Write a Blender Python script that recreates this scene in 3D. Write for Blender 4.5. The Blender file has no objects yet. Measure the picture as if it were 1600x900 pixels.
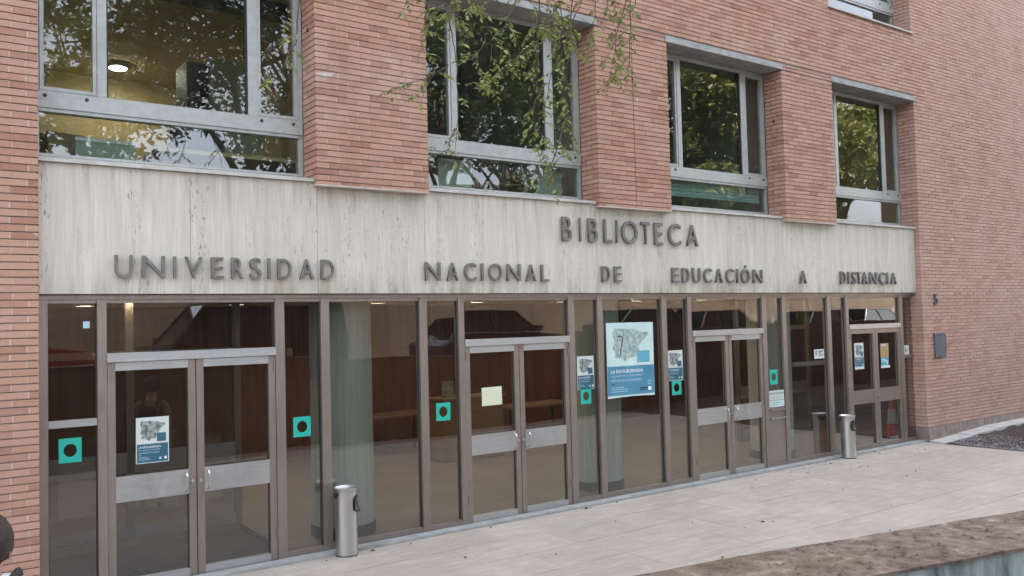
import bpy, bmesh, math, random
from mathutils import Vector, Matrix
random.seed(11)
S = bpy.context.scene
COL = S.collection
# ------------------------------------------------------------------ camera, sky, sun, exposure
cd = bpy.data.cameras.new('camera'); cam = bpy.data.objects.new('camera', cd); COL.objects.link(cam)
Rv = Vector((0.80966488, -0.58633588, -0.02555417)); Uv = Vector((-0.00213691, -0.04648645, 0.99891664)); Fv = Vector((0.58688859, 0.80873311, 0.03889139))
CAM = Vector((0, -8.541, 2.399))
cam.matrix_world = Matrix(((Rv.x, Uv.x, -Fv.x, CAM.x), (Rv.y, Uv.y, -Fv.y, CAM.y), (Rv.z, Uv.z, -Fv.z, CAM.z), (0, 0, 0, 1)))
cd.sensor_fit = 'HORIZONTAL'; cd.sensor_width = 36; cd.lens = 36 * 1356.6 / 1600
cd.clip_start = 0.05; cd.clip_end = 3000
S.camera = cam
SUN_EL, SUN_AZ = math.radians(40), math.radians(200)   # azimuth of the direction the light travels towards (from +y): the sun stands behind the library
W = bpy.data.worlds.new('World'); S.world = W; W.use_nodes = True
nt = W.node_tree; bg = nt.nodes['Background']
sky = nt.nodes.new('ShaderNodeTexSky'); sky.sky_type = 'NISHITA'; sky.sun_disc = False
sky.sun_elevation = SUN_EL; sky.sun_rotation = math.radians(20); sky.air_density = 0.7; sky.dust_density = 6.0; sky.ozone_density = 0.0
hz = nt.nodes.new('ShaderNodeHueSaturation'); hz.inputs['Saturation'].default_value = 0.42      # hazy, nearly white sky
nt.links.new(sky.outputs[0], hz.inputs['Color']); nt.links.new(hz.outputs[0], bg.inputs[0]); bg.inputs[1].default_value = 0.15
sl = bpy.data.lights.new('sun', 'SUN'); so = bpy.data.objects.new('sun', sl); COL.objects.link(so)
sl.energy = 4.0; sl.angle = math.radians(0.5); sl.color = (1.0, 0.93, 0.82)
sd = Vector((math.sin(math.radians(20)) * math.cos(SUN_EL), math.cos(math.radians(20)) * math.cos(SUN_EL), math.sin(SUN_EL)))  # towards the sun
so.rotation_euler = sd.to_track_quat('Z', 'Y').to_euler()
S.view_settings.view_transform = 'Standard'; S.view_settings.look = 'None'; S.view_settings.gamma = 1.0
S.view_settings.exposure = 3.42
S.cycles.max_bounces = 8; S.cycles.transparent_max_bounces = 24; S.cycles.use_denoising = True
S.cycles.caustics_reflective = False; S.cycles.caustics_refractive = False; S.cycles.sample_clamp_indirect = 6.0

# ------------------------------------------------------------------ helpers
class MB:
    def __init__(s): s.v = []; s.f = []; s.m = []
    def add(s, vs, fs, m=0):
        o = len(s.v); s.v += [tuple(v) for v in vs]; s.f += [tuple(i + o for i in f) for f in fs]; s.m += [m] * len(fs)
        return s
    def box(s, x0, x1, y0, y1, z0, z1, m=0, j=0.0):
        vs = [(x, y, z) for x in (x0, x1) for y in (y0, y1) for z in (z0, z1)]
        if j: vs = [tuple(c + random.uniform(-j, j) for c in v) for v in vs]
        return s.add(vs, [(0, 1, 3, 2), (4, 6, 7, 5), (0, 4, 5, 1), (2, 3, 7, 6), (0, 2, 6, 4), (1, 5, 7, 3)], m)
    def prism(s, pts, z0, z1, m=0):
        n = len(pts); vs = [(x, y, z0) for x, y in pts] + [(x, y, z1) for x, y in pts]
        fs = [tuple(reversed(range(n))), tuple(range(n, 2 * n))] + [(i, (i + 1) % n, n + (i + 1) % n, n + i) for i in range(n)]
        return s.add(vs, fs, m)
    def lathe(s, prof, cx=0, cy=0, n=24, m=0, cap=True):
        vs = []; fs = []
        for r, z in prof:
            for k in range(n):
                a = 2 * math.pi * k / n; vs.append((cx + r * math.cos(a), cy + r * math.sin(a), z))
        for i in range(len(prof) - 1):
            for k in range(n):
                fs.append((i * n + k, i * n + (k + 1) % n, (i + 1) * n + (k + 1) % n, (i + 1) * n + k))
        if cap: fs += [tuple(reversed(range(n))), tuple(range((len(prof) - 1) * n, len(prof) * n))]
        return s.add(vs, fs, m)
    def tube(s, pts, rs, n=8, m=0):
        pts = [Vector(p) for p in pts]
        if not isinstance(rs, (list, tuple)): rs = [rs] * len(pts)
        vs = []; fs = []; ref = Vector((0.31, 0.17, 0.93))
        for i, p in enumerate(pts):
            t = (pts[min(i + 1, len(pts) - 1)] - pts[max(i - 1, 0)]).normalized()
            a = t.cross(ref)
            if a.length < 1e-3: a = t.cross(Vector((1, 0, 0)))
            a.normalize(); b = t.cross(a)
            for k in range(n):
                w = 2 * math.pi * k / n; vs.append(p + (a * math.cos(w) + b * math.sin(w)) * rs[i])
        for i in range(len(pts) - 1):
            for k in range(n):
                fs.append((i * n + k, i * n + (k + 1) % n, (i + 1) * n + (k + 1) % n, (i + 1) * n + k))
        fs += [tuple(reversed(range(n))), tuple(range((len(pts) - 1) * n, len(pts) * n))]
        return s.add(vs, fs, m)
    def mesh(s, name, mats, smooth=False):
        me = bpy.data.meshes.new(name); me.from_pydata(s.v, [], s.f)
        if not isinstance(mats, (list, tuple)): mats = [mats]
        for m in mats: me.materials.append(m)
        if len(mats) > 1: me.polygons.foreach_set('material_index', s.m)
        bm = bmesh.new(); bm.from_mesh(me); bmesh.ops.recalc_face_normals(bm, faces=bm.faces); bm.to_mesh(me); bm.free()
        if smooth:
            me.polygons.foreach_set('use_smooth', [True] * len(me.polygons))
            try: me.set_sharp_from_angle(angle=math.radians(40))
            except Exception: pass
        me.update(); return me
    def build(s, name, mats, parent=None, smooth=False, loc=None, rz=0):
        return link(name, s.mesh(name, mats, smooth), parent, loc, rz)

def link(name, data, parent=None, loc=None, rz=0):
    o = bpy.data.objects.new(name, data); COL.objects.link(o)
    if parent is not None: o.parent = parent
    if loc is not None: o.location = loc
    if rz: o.rotation_euler = (0, 0, rz)
    return o
def tag(o, label=None, cat=None, group=None, kind=None):
    if label: o['label'] = label
    if cat: o['category'] = cat
    if group: o['group'] = group
    if kind: o['kind'] = kind
    return o
def thing(name, label, cat, loc=(0, 0, 0), rz=0, group=None):
    return tag(link(name, None, None, loc, rz), label, cat, group)
def copy_tree(o, parent=None):
    kids = list(o.children)
    c = o.copy(); COL.objects.link(c)
    if parent is not None: c.parent = parent
    for k in kids: copy_tree(k, c)
    return c

# ------------------------------------------------------------------ materials
def mat(name, color=(.5, .5, .5), rough=.6, metal=0.0, spec=.5):
    m = bpy.data.materials.new(name); m.use_nodes = True
    b = m.node_tree.nodes['Principled BSDF']
    b.inputs['Base Color'].default_value = (*color, 1); b.inputs['Roughness'].default_value = rough
    b.inputs['Metallic'].default_value = metal; b.inputs['Specular IOR Level'].default_value = spec
    return m
class G:
    """tiny node-graph helper"""
    def __init__(s, m): s.t = m.node_tree; s.b = s.t.nodes['Principled BSDF']
    def n(s, kind, **kw):
        x = s.t.nodes.new('ShaderNode' + kind)
        for k, v in kw.items():
            if k.startswith('i_'): s.put(x, k[2:], v)
            else: setattr(x, k, v)
        return x
    def put(s, node, key, v):
        key = int(key) if key.isdigit() else key
        inp = node.inputs[key]
        if hasattr(v, 'node'): s.t.links.new(v, inp)
        elif isinstance(v, (tuple, list)) and len(v) == 3 and inp.type == 'RGBA': inp.default_value = (*v, 1)
        else: inp.default_value = v
    def pos(s): return s.n('NewGeometry').outputs['Position']
    def obj(s): return s.n('TexCoord').outputs['Object']
    def scale(s, vec, sc): 
        m = s.n('Mapping'); s.t.links.new(vec, m.inputs[0]); m.inputs[3].default_value = sc; return m.outputs[0]
    def noise(s, vec, scale=5, detail=4, rough=.55, dist=0):
        x = s.n('TexNoise'); s.t.links.new(vec, x.inputs['Vector']); x.inputs['Scale'].default_value = scale
        x.inputs['Detail'].default_value = detail; x.inputs['Roughness'].default_value = rough; x.inputs['Distortion'].default_value = dist
        return x.outputs[0]
    def ramp(s, fac, stops):
        r = s.n('ValToRGB'); s.t.links.new(fac, r.inputs[0]); e = r.color_ramp.elements
        while len(e) < len(stops): e.new(.5)
        for k, (p, c) in enumerate(stops):
            e[k].position = p; e[k].color = (c, c, c, 1) if isinstance(c, (int, float)) else (*c, 1)
        return r.outputs[0]
    def math(s, op, a, b=0.0, clamp=False):
        x = s.n('Math', operation=op); x.use_clamp = clamp; s.put(x, '0', a); s.put(x, '1', b); return x.outputs[0]
    def mix(s, fac, a, b, mode='MIX'):
        x = s.n('MixRGB', blend_type=mode); s.put(x, '0', fac); s.put(x, '1', a); s.put(x, '2', b); return x.outputs[0]
    def col(s, c): s.put(s.b, 'Base Color', c)
    def rough(s, c): s.put(s.b, 'Roughness', c)
    def bump(s, h, strength=.3, dist=.01):
        x = s.n('Bump'); s.put(x, 'Height', h); x.inputs['Strength'].default_value = strength; x.inputs['Distance'].default_value = dist
        s.t.links.new(x.outputs[0], s.b.inputs['Normal'])
    def sep(s, v): 
        x = s.n('SeparateXYZ'); s.t.links.new(v, x.inputs[0]); return x.outputs
def noisy(name, c1, c2, scale=4, rough=.7, metal=0., bump=.15, bscale=None, dist=.005, detail=5, stretch=None, world=True, spec=.5, lo=.3, hi=.7):
    m = mat(name, c1, rough, metal, spec); g = G(m); p = g.pos() if world else g.obj()
    if stretch: p = g.scale(p, stretch)
    f = g.noise(p, scale, detail); g.col(g.ramp(f, [(lo, c1), (hi, c2)]))
    if bump: g.bump(g.noise(p, bscale or scale * 6, 4), bump, dist)
    return m

def brick_mat(name, tone=1.0, glow=0.0):
    m = mat(name, (.36, .15, .12), .85, 0, .25); g = G(m)
    geo = g.n('NewGeometry'); oi = g.n('ObjectInfo')
    r = g.math('FRACT', g.math('ADD', geo.outputs['Random Per Island'], oi.outputs['Random']))
    c = g.ramp(r, [(0, (.29 * tone, .148 * tone, .10 * tone)), (.10, (.35 * tone, .194 * tone, .134 * tone)), (.45, (.41 * tone, .241 * tone, .168 * tone)), (.7, (.445 * tone, .270 * tone, .192 * tone)), (1, (.40 * tone, .25 * tone, .182 * tone))])
    p = geo.outputs['Position']
    c = g.mix(g.ramp(g.noise(p, 16, 5, .65), [(.35, 0.0), (.75, .35)]), c, (.50, .29, .24))
    c = g.mix(g.ramp(g.noise(p, 55, 3, .6), [(.55, 0.0), (.8, .35)]), c, (.22, .085, .065))
    # pale salt bloom and painted glare patches
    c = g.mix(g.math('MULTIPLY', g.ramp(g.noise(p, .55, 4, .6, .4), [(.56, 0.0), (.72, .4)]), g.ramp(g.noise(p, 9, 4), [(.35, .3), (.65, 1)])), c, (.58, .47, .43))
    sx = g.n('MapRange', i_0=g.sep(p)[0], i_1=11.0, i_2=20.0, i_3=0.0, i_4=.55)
    c = g.mix(g.math('MULTIPLY', sx.outputs[0], g.ramp(g.noise(p, 1.1, 6, .7, .5), [(.3, .35), (.65, 1)])), c, (.56, .42, .37))   # glare on the right-hand wall painted in as paler brick
    c = g.mix(g.ramp(g.noise(g.scale(p, (1.6, 1.6, .25)), 1.3, 4), [(.55, 0.0), (.8, .3)]), c, (.22, .12, .10))
    g.col(c); g.bump(g.noise(p, 120, 4, .7), .45, .003)
    return m
M = {}
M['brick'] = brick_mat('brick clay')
M['mortar'] = noisy('mortar', (.42, .36, .32), (.58, .52, .47), 9, .95, bump=.5, bscale=140, dist=.003)
M['joint'] = noisy('raked joint', (.17, .13, .115), (.27, .21, .18), 12, .95, bump=.3)
def travertine():
    m = mat('travertine', (.5, .48, .42), .6, 0, .35); g = G(m); p = g.pos()
    oi = g.n('ObjectInfo')
    base = g.ramp(g.noise(g.scale(p, (9, 9, .55)), 1.0, 6, .62), [(.3, (.48, .45, .38)), (.5, (.545, .515, .44)), (.72, (.62, .59, .51))])
    fine = g.ramp(g.noise(g.scale(p, (60, 60, 2.2)), 1.0, 4, .6), [(.35, .88), (.65, 1.04)])
    c = g.mix(1.0, base, fine, 'MULTIPLY')
    tone = g.ramp(oi.outputs['Random'], [(0, .93), (1, 1.03)]); c = g.mix(1.0, c, tone, 'MULTIPLY')
    pits = g.ramp(g.noise(g.scale(p, (75, 75, 13)), 1.0, 3, .75, .3), [(.60, 0.0), (.65, 1.0)])
    pmask = g.ramp(g.noise(g.scale(p, (4.5, 4.5, .35)), 1.0, 3, .6), [(.48, 0.0), (.58, 1.0)])
    pits = g.math('MULTIPLY', pits, pmask)
    c = g.mix(g.math('MULTIPLY', pits, .85), c, (.10, .09, .075))
    z = g.sep(p)[2]
    low = g.n('MapRange', i_0=z, i_1=2.98, i_2=2.76); 
    dr = g.math('MULTIPLY', g.ramp(g.noise(g.scale(p, (5.5, 5.5, .3)), 1.0, 5, .7), [(.44, 0.0), (.66, .75)]), low.outputs[0])
    c = g.mix(dr, c, (.24, .19, .14))
    top = g.n('MapRange', i_0=z, i_1=3.45, i_2=3.95)
    ds = g.math('MULTIPLY', g.ramp(g.noise(g.scale(p, (7, 7, .5)), 1.0, 5, .7), [(.44, 0.0), (.70, .7)]), top.outputs[0])
    c = g.mix(ds, c, (.22, .20, .17))
    g.col(c); g.bump(g.math('SUBTRACT', fine, g.math('MULTIPLY', pits, 3)), .35, .004)
    return m
M['travertine'] = travertine()
M['lintel'] = noisy('lintel concrete', (.24, .25, .245), (.38, .39, .38), 5, .9, bump=.3, stretch=(1, 1, 2))
M['sill'] = noisy('sill stone', (.38, .37, .34), (.52, .51, .47), 6, .8, bump=.2)
def anod(name, c1, c2, rough, metal, stretch):
    m = mat(name, c1, rough, metal); g = G(m); p = g.pos()
    f = g.noise(g.scale(p, stretch), 3.0, 5, .6)
    c = g.ramp(f, [(.3, c1), (.7, c2)])
    c = g.mix(g.ramp(g.noise(p, 1.7, 5, .6), [(.5, 0), (.75, .35)]), c, tuple(.62 * k for k in c1)); g.col(c)
    g.rough(g.ramp(g.noise(p, 14, 4), [(.3, rough - .07), (.7, rough + .12)])); return m
M['frame'] = anod('bronze anodised frame', (.27, .225, .195), (.34, .29, .255), .42, .75, (30, 30, .8))
M['alu'] = anod('satin aluminium', (.44, .445, .44), (.53, .535, .53), .38, .8, (.8, 30, 30))
M['winframe'] = anod('grey window aluminium', (.35, .37, .355), (.43, .45, .435), .45, .3, (4, 4, 4))
M['gasket'] = mat('black gasket', (.02, .02, .02), .6)
M['steel'] = noisy('stainless steel', (.56, .56, .55), (.62, .62, .61), 2.0, .30, 1.0, bump=.04, bscale=60, stretch=(1, 1, .05))
M['dark'] = mat('dark plastic', (.02, .02, .022), .5)
def glass_mat(name, tint=(.90, .92, .91), ior=1.52, rough=0.0, dust=0.0):
    m = bpy.data.materials.new(name); m.use_nodes = True; t = m.node_tree; t.nodes.clear()
    o = t.nodes.new('ShaderNodeOutputMaterial'); mx = t.nodes.new('ShaderNodeMixShader'); tr = t.nodes.new('ShaderNodeBsdfTransparent')
    gl = t.nodes.new('ShaderNodeBsdfGlossy'); fr = t.nodes.new('ShaderNodeFresnel')
    tr.inputs[0].default_value = (*tint, 1); gl.inputs['Roughness'].default_value = rough; fr.inputs[0].default_value = ior
    gl.inputs[0].default_value = (.97, 1, 1, 1)
    # float-glass waviness
    tc = t.nodes.new('ShaderNodeNewGeometry'); nz = t.nodes.new('ShaderNodeTexNoise'); nz.inputs['Scale'].default_value = 1.1; nz.inputs['Detail'].default_value = 1
    bp = t.nodes.new('ShaderNodeBump'); bp.inputs['Strength'].default_value = .022; bp.inputs['Distance'].default_value = .06
    t.links.new(tc.outputs['Position'], nz.inputs['Vector']); t.links.new(nz.outputs[0], bp.inputs['Height']); # each pane sits a hair out of true
    oi = t.nodes.new('ShaderNodeObjectInfo'); cx = t.nodes.new('ShaderNodeCombineXYZ'); va = t.nodes.new('ShaderNodeVectorMath')
    for k_, mul in ((0, 7.31), (2, 13.7)):
        m_ = t.nodes.new('ShaderNodeMath'); m_.operation = 'MULTIPLY'; m_.inputs[1].default_value = mul; f_ = t.nodes.new('ShaderNodeMath'); f_.operation = 'FRACT'
        s_ = t.nodes.new('ShaderNodeMath'); s_.operation = 'MULTIPLY_ADD'; s_.inputs[1].default_value = .010; s_.inputs[2].default_value = -.005
        t.links.new(oi.outputs['Random'], m_.inputs[0]); t.links.new(m_.outputs[0], f_.inputs[0]); t.links.new(f_.outputs[0], s_.inputs[0]); t.links.new(s_.outputs[0], cx.inputs[k_])
    t.links.new(bp.outputs[0], va.inputs[0]); t.links.new(cx.outputs[0], va.inputs[1]); t.links.new(va.outputs[0], gl.inputs['Normal'])
    ml = t.nodes.new('ShaderNodeMath'); ml.operation = 'MULTIPLY'; ml.inputs[1].default_value = 1.75; ml.use_clamp = True
    iv = t.nodes.new('ShaderNodeMath'); iv.operation = 'SUBTRACT'; iv.inputs[0].default_value = 1.0; t.links.new(tc.outputs['Backfacing'], iv.inputs[1])
    m2 = t.nodes.new('ShaderNodeMath'); m2.operation = 'MULTIPLY'
    t.links.new(fr.outputs[0], ml.inputs[0]); t.links.new(ml.outputs[0], m2.inputs[0]); t.links.new(iv.outputs[0], m2.inputs[1])   # both faces reflect; counted once, at the face the ray enters
    t.links.new(m2.outputs[0], mx.inputs[0]); t.links.new(tr.outputs[0], mx.inputs[1]); t.links.new(gl.outputs[0], mx.inputs[2]); # a thin film of street dust, streaked by rain
    df = t.nodes.new('ShaderNodeBsdfDiffuse'); df.inputs[0].default_value = (.62, .60, .56, 1); mp = t.nodes.new('ShaderNodeMapping'); mp.inputs[3].default_value = (9, 9, 1.2)
    dn = t.nodes.new('ShaderNodeTexNoise'); dn.inputs['Scale'].default_value = 1.0; dn.inputs['Detail'].default_value = 5; mr = t.nodes.new('ShaderNodeMapRange')
    mr.inputs[1].default_value = .3; mr.inputs[2].default_value = .75; mr.inputs[3].default_value = dust * .3; mr.inputs[4].default_value = dust * 2
    t.links.new(tc.outputs['Position'], mp.inputs[0]); t.links.new(mp.outputs[0], dn.inputs['Vector']); t.links.new(dn.outputs[0], mr.inputs[0])
    m3 = t.nodes.new('ShaderNodeMath'); m3.operation = 'MULTIPLY'; t.links.new(mr.outputs[0], m3.inputs[0]); t.links.new(iv.outputs[0], m3.inputs[1])
    mf = t.nodes.new('ShaderNodeMixShader'); t.links.new(m3.outputs[0], mf.inputs[0]); t.links.new(mx.outputs[0], mf.inputs[1]); t.links.new(df.outputs[0], mf.inputs[2]); t.links.new(mf.outputs[0], o.inputs[0])
    return m
M['glass'] = glass_mat('shopfront glass', (.74, .75, .73), 1.78, .0, .007)
M['winglass'] = glass_mat('window glass', (.82, .86, .83), 1.6, .010, .012)
M['wood'] = noisy('dark wood panelling', (.10, .036, .018), (.19, .072, .036), 2.2, .45, bump=.1, stretch=(6, 6, .4))
M['desk'] = noisy('oak veneer', (.22, .14, .08), (.30, .20, .12), 3, .5, bump=.05, stretch=(1, 1, 6))
M['lobbyfloor'] = noisy('lobby terrazzo', (.26, .205, .155), (.34, .275, .215), 1.5, .35, bump=0)
M['plaster'] = noisy('painted plaster', (.52, .50, .45), (.6, .58, .53), 3, .9, bump=.05)
M['ochre'] = noisy('ochre paint', (.52, .42, .22), (.60, .49, .28), 2, .85, bump=.05)
M['greygreen'] = noisy('grey green paint', (.30, .36, .31), (.38, .44, .38), 2, .7, bump=.03)
M['darkwood'] = mat('dark stained wood', (.05, .04, .035), .5)
M['column'] = noisy('board marked concrete', (.50, .56, .52), (.68, .74, .69), 1.6, .85, bump=.35, bscale=3, dist=.012, stretch=(14, 14, .6))
M['paper'] = noisy('paper', (.50, .56, .53), (.58, .63, .60), 3, .8, bump=0)
M['note'] = mat('cream note paper', (.62, .65, .47), .8)
M['blue'] = noisy('printed blue', (.020, .095, .14), (.032, .125, .175), 5, .6, bump=0)
M['skyblue'] = mat('printed sky blue', (.10, .36, .47), .6)
M['bluelight'] = noisy('faded print blue', (.05, .20, .31), (.08, .26, .37), 4, .6, bump=0)
M['palepaper'] = noisy('pale map paper', (.46, .63, .60), (.56, .71, .68), 5, .7, bump=0)
M['mapgrey'] = noisy('relief print', (.09, .115, .105), (.33, .37, .34), 26, .8, bump=0, lo=.36, hi=.62)
M['mappale'] = noisy('pale relief print', (.17, .25, .235), (.40, .51, .48), 20, .8, bump=0, lo=.33, hi=.62)
M['ink'] = mat('black ink', (.02, .02, .025), .7)
M['redline'] = mat('dark red ink', (.14, .02, .03), .7)
M['whiteink'] = mat('white ink', (.85, .87, .87), .7)
M['paleink'] = mat('pale blue ink', (.45, .62, .68), .7)
M['green'] = mat('turquoise vinyl', (.015, .42, .33), .45)
M['bronze'] = anod('weathered bronze letters', (.135, .125, .115), (.22, .205, .19), .55, .35, (6, 6, 6))
M['plaque'] = noisy('blackened bronze plate', (.06, .068, .072), (.095, .105, .11), 8, .6, 0, bump=.1)
M['clinker'] = noisy('grey brown clinker', (.20, .16, .14), (.34, .26, .22), 7, .9, bump=.4)
M['stone'] = noisy('grey pebbles', (.20, .19, .19), (.36, .35, .35), 9, .9, bump=.2)
M['gravelbed'] = M['stone']
M['soil'] = noisy('damp soil', (.030, .020, .018), (.075, .05, .042), 6, .95, bump=.9, bscale=40, dist=.03)
M['concrete'] = noisy('kerb concrete', (.36, .35, .33), (.48, .47, .44), 4, .9, bump=.3)
M['asphalt'] = noisy('asphalt', (.045, .045, .047), (.065, .064, .064), 8, .9, bump=.4, bscale=120)
M['pavement'] = noisy('street pavement', (.24, .225, .21), (.32, .30, .28), 3, .9, bump=.3)
def slab_mat():
    m = mat('pale stone paving', (.5, .45, .4), .62, 0, .4); g = G(m); p = g.pos(); oi = g.n('ObjectInfo')
    c = g.ramp(oi.outputs['Random'], [(0, (.41, .355, .295)), (.5, (.455, .395, .33)), (1, (.49, .43, .365))])
    c = g.mix(g.ramp(g.noise(p, 1.3, 6, .62, .5), [(.38, 0.0), (.66, .7)]), c, (.34, .295, .26))
    c = g.mix(g.ramp(g.noise(p, .45, 5, .65, .8), [(.45, 0.0), (.7, .45)]), c, (.36, .33, .30))
    c = g.mix(g.ramp(g.noise(g.scale(p, (1.2, 5, 1)), 2.2, 5, .65), [(.5, 0.0), (.75, .45)]), c, (.63, .60, .56))
    c = g.mix(g.ramp(g.noise(p, 38, 3, .7), [(.58, 0.0), (.75, .45)]), c, (.26, .23, .20))
    g.col(c); g.bump(g.noise(p, 60, 5, .7), .25, .003); g.rough(g.ramp(g.noise(p, 5, 4), [(.3, .5), (.7, .75)])); return m
M['slab'] = slab_mat()
def mossy():
    m = mat('mossy coping', (.12, .09, .07), .95, 0, .2); g = G(m); p = g.pos()
    c = g.ramp(g.math('ADD', g.math('MULTIPLY', g.noise(p, 30, 6, .75), .65), g.math('MULTIPLY', g.noise(p, 5, 5, .65), .35)), [(.37, (.055, .044, .038)), (.46, (.155, .118, .095)), (.54, (.22, .172, .14)), (.64, (.48, .41, .31))])
    c = g.mix(g.ramp(g.noise(p, 1.9, 5, .6), [(.5, 0.0), (.68, .45)]), c, (.10, .085, .035))
    c = g.mix(g.ramp(g.noise(p, 60, 3, .7), [(.52, 0.0), (.72, .6)]), c, (.03, .022, .018))
    g.col(c); g.bump(g.noise(p, 90, 6, .75), .6, .008); return m
M['moss'] = mossy()
def stained():
    m = mat('stained concrete', (.35, .36, .36), .9, 0, .3); g = G(m); p = g.pos()
    c = g.ramp(g.noise(g.scale(p, (5, 5, 1.2)), 2.0, 6, .65), [(.32, (.07, .09, .09)), (.48, (.28, .335, .33)), (.7, (.44, .50, .49))])
    c = g.mix(g.ramp(g.noise(p, 22, 4, .7), [(.55, 0), (.75, .6)]), c, (.08, .09, .085)); g.col(c); g.bump(g.noise(p, 40, 5), .4, .006); return m
M['stained'] = stained()
M['gardenwall'] = noisy('brown rendered wall', (.34, .25, .18), (.46, .35, .26), 1.2, .9, bump=.3)
M['brownwall'] = noisy('dark mossy brown wall', (.085, .052, .036), (.16, .10, .07), 2.5, .95, bump=.4)
M['bark'] = noisy('bark', (.055, .042, .032), (.12, .095, .07), 5, .95, bump=.8, stretch=(6, 6, 1.2), dist=.02)
def leafmat(name, c1, c2):
    m = mat(name, c1, .5, 0, .3); g = G(m); geo = g.n('NewGeometry'); oi = g.n('ObjectInfo')
    r = g.math('FRACT', g.math('ADD', geo.outputs['Random Per Island'], oi.outputs['Random']))
    c = g.ramp(r, [(0, c1), (.6, c2), (1, tuple(1.3 * k for k in c2))])
    t = m.node_tree; g.col(c)
    tl = t.nodes.new('ShaderNodeBsdfTranslucent'); t.links.new(c, tl.inputs[0]); mx = t.nodes.new('ShaderNodeMixShader'); mx.inputs[0].default_value = .35
    out = t.nodes['Material Output']; t.links.new(g.b.outputs[0], mx.inputs[1]); t.links.new(tl.outputs[0], mx.inputs[2]); t.links.new(mx.outputs[0], out.inputs[0])
    return m
M['leaf'] = leafmat('leaf green', (.028, .045, .014), (.06, .085, .024))
M['leaf2'] = leafmat('leaf yellow green', (.075, .09, .022), (.125, .13, .035))
M['twigleaf'] = leafmat('twig leaf', (.15, .19, .06), (.23, .27, .095))
M['twigleaf2'] = leafmat('young twig leaf', (.20, .22, .065), (.29, .30, .11))
M['litter'] = leafmat('dry leaf', (.06, .04, .025), (.15, .10, .06))
def lamp_mat(name, c, s):
    m = mat(name, (.9, .9, .85), .5); b = m.node_tree.nodes['Principled BSDF']
    b.inputs['Emission Color'].default_value = (*c, 1); b.inputs['Emission Strength'].default_value = s; return m
M['downlight'] = lamp_mat('lit downlight', (1, .80, .58), 13)
M['lamp'] = lamp_mat('lit lamp', (1, .90, .74), 14)
M['skin'] = noisy('skin', (.46, .27, .20), (.54, .33, .25), 6, .5, bump=.05)
M['hair'] = noisy('dark brown hair', (.018, .011, .008), (.05, .032, .022), 8, .55, bump=.5, stretch=(30, 30, 4))
M['white_shirt'] = noisy('white cotton', (.70, .68, .68), (.78, .76, .76), 6, .9, bump=.3, bscale=9, dist=.02)
M['grey_shirt'] = noisy('grey cotton', (.30, .29, .27), (.37, .36, .34), 6, .9, bump=.3, bscale=9, dist=.02)
M['navy'] = noisy('navy jacket', (.012, .014, .022), (.03, .033, .045), 6, .85, bump=.3, bscale=9, dist=.02)
M['denim'] = noisy('denim', (.03, .04, .07), (.05, .065, .10), 8, .9, bump=.3)
M['black_fabric'] = noisy('black nylon', (.015, .014, .016), (.03, .028, .03), 8, .8, bump=.3)
M['orange'] = mat('cone orange', (.62, .07, .03), .5)
M['cardboard'] = noisy('cardboard', (.36, .25, .14), (.44, .31, .18), 4, .9, bump=.1)

# ------------------------------------------------------------------ the library building
LIB = thing('library_building', 'red brick library with travertine band over a bronze glazed ground floor', 'building')
CP = 0.0657            # brick course height
BL = 0.255             # brick length plus joint
WIN = [1.10, 5.06, 9.02, 12.98]; WW = 2.60      # window openings (left edge, width)
ZS, ZL = 3.94, 6.32                              # sill and lintel heights
XR = 15.555                                      # right end of the recessed bay
XL0, XR1, ZT = -1.8, 25.0, 9.72                 # extent of the modelled brickwork
wallmb = MB(); bricks = []
def brick_region(x0, x1, z0, z1, y=0.0, lend=None, rend=None):
    """bricks of one rectangle of wall; lend/rend give the depth of an exposed reveal on that side"""
    k0 = int(math.floor(z0 / CP + .35)); k1 = int(math.ceil(z1 / CP - .35))
    for k in range(k0, k1):
        a, b = max(k * CP + .0055, z0 + .002), min((k + 1) * CP - .0055, z1 - .002)
        if b - a < .02: continue
        off = (k % 2) * BL * .5 + .03 * math.sin(k * 12.9)*.4
        xs = [x0]; q = math.floor((x0 - off) / BL) * BL + off
        while q < x1:
            if q > x0 + .07 and q < x1 - .07: xs.append(q)
            q += BL
        xs.append(x1)
        for i in range(len(xs) - 1):
            l = xs[i] + (.0055 if i else 0); r = xs[i + 1] - (.0055 if i < len(xs) - 2 else 0)
            d = .10
            if i == 0 and lend: d = .115 if k % 2 else .225
            if i == len(xs) - 2 and rend: d = .115 if k % 2 else .225
            bricks.append((l, r, y, y + min(d, (lend or rend or d)), a, b, True))
            if i == len(xs) - 2 and rend and d + .03 < rend: bricks.append((r - .06, r, y + d + .01, rend - .004, a, b, False))
            if i == 0 and lend and d + .03 < lend: bricks.append((l, l + .06, y + d + .01, lend - .004, a, b, False))
        il, ir = (.012 if lend else 0), (.012 if rend else 0)
        wallmb.box(x0 + il * .3 + .001, x1 - ir * .3 - .001, y + .0045, y + .06, a + .0005, b - .0005, 0)   # flush mortar in the head joints
    wallmb.box(x0 + (.014 if lend else .002), x1 - (.014 if rend else .002), y + .0115, y + .34, z0 + .001, z1 - .001, 1)
RV = .345
EJ = 8.335
ups = [(w, w + WW) for w in WIN]
brick_region(XL0, WIN[0], 0, ZT, rend=.21)
for i in range(3):
    a, b = WIN[i] + WW, WIN[i + 1]
    if i == 1:
        brick_region(a, EJ - .006, 3.905, ZL, lend=RV); brick_region(EJ + .006, b, 3.905, ZL, rend=RV)
    else: brick_region(a, b, 3.905, ZL, lend=RV, rend=RV)
brick_region(WIN[0], EJ - .006, 6.412, 7.585); brick_region(EJ + .006, XR, 6.412, 7.585)
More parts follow.
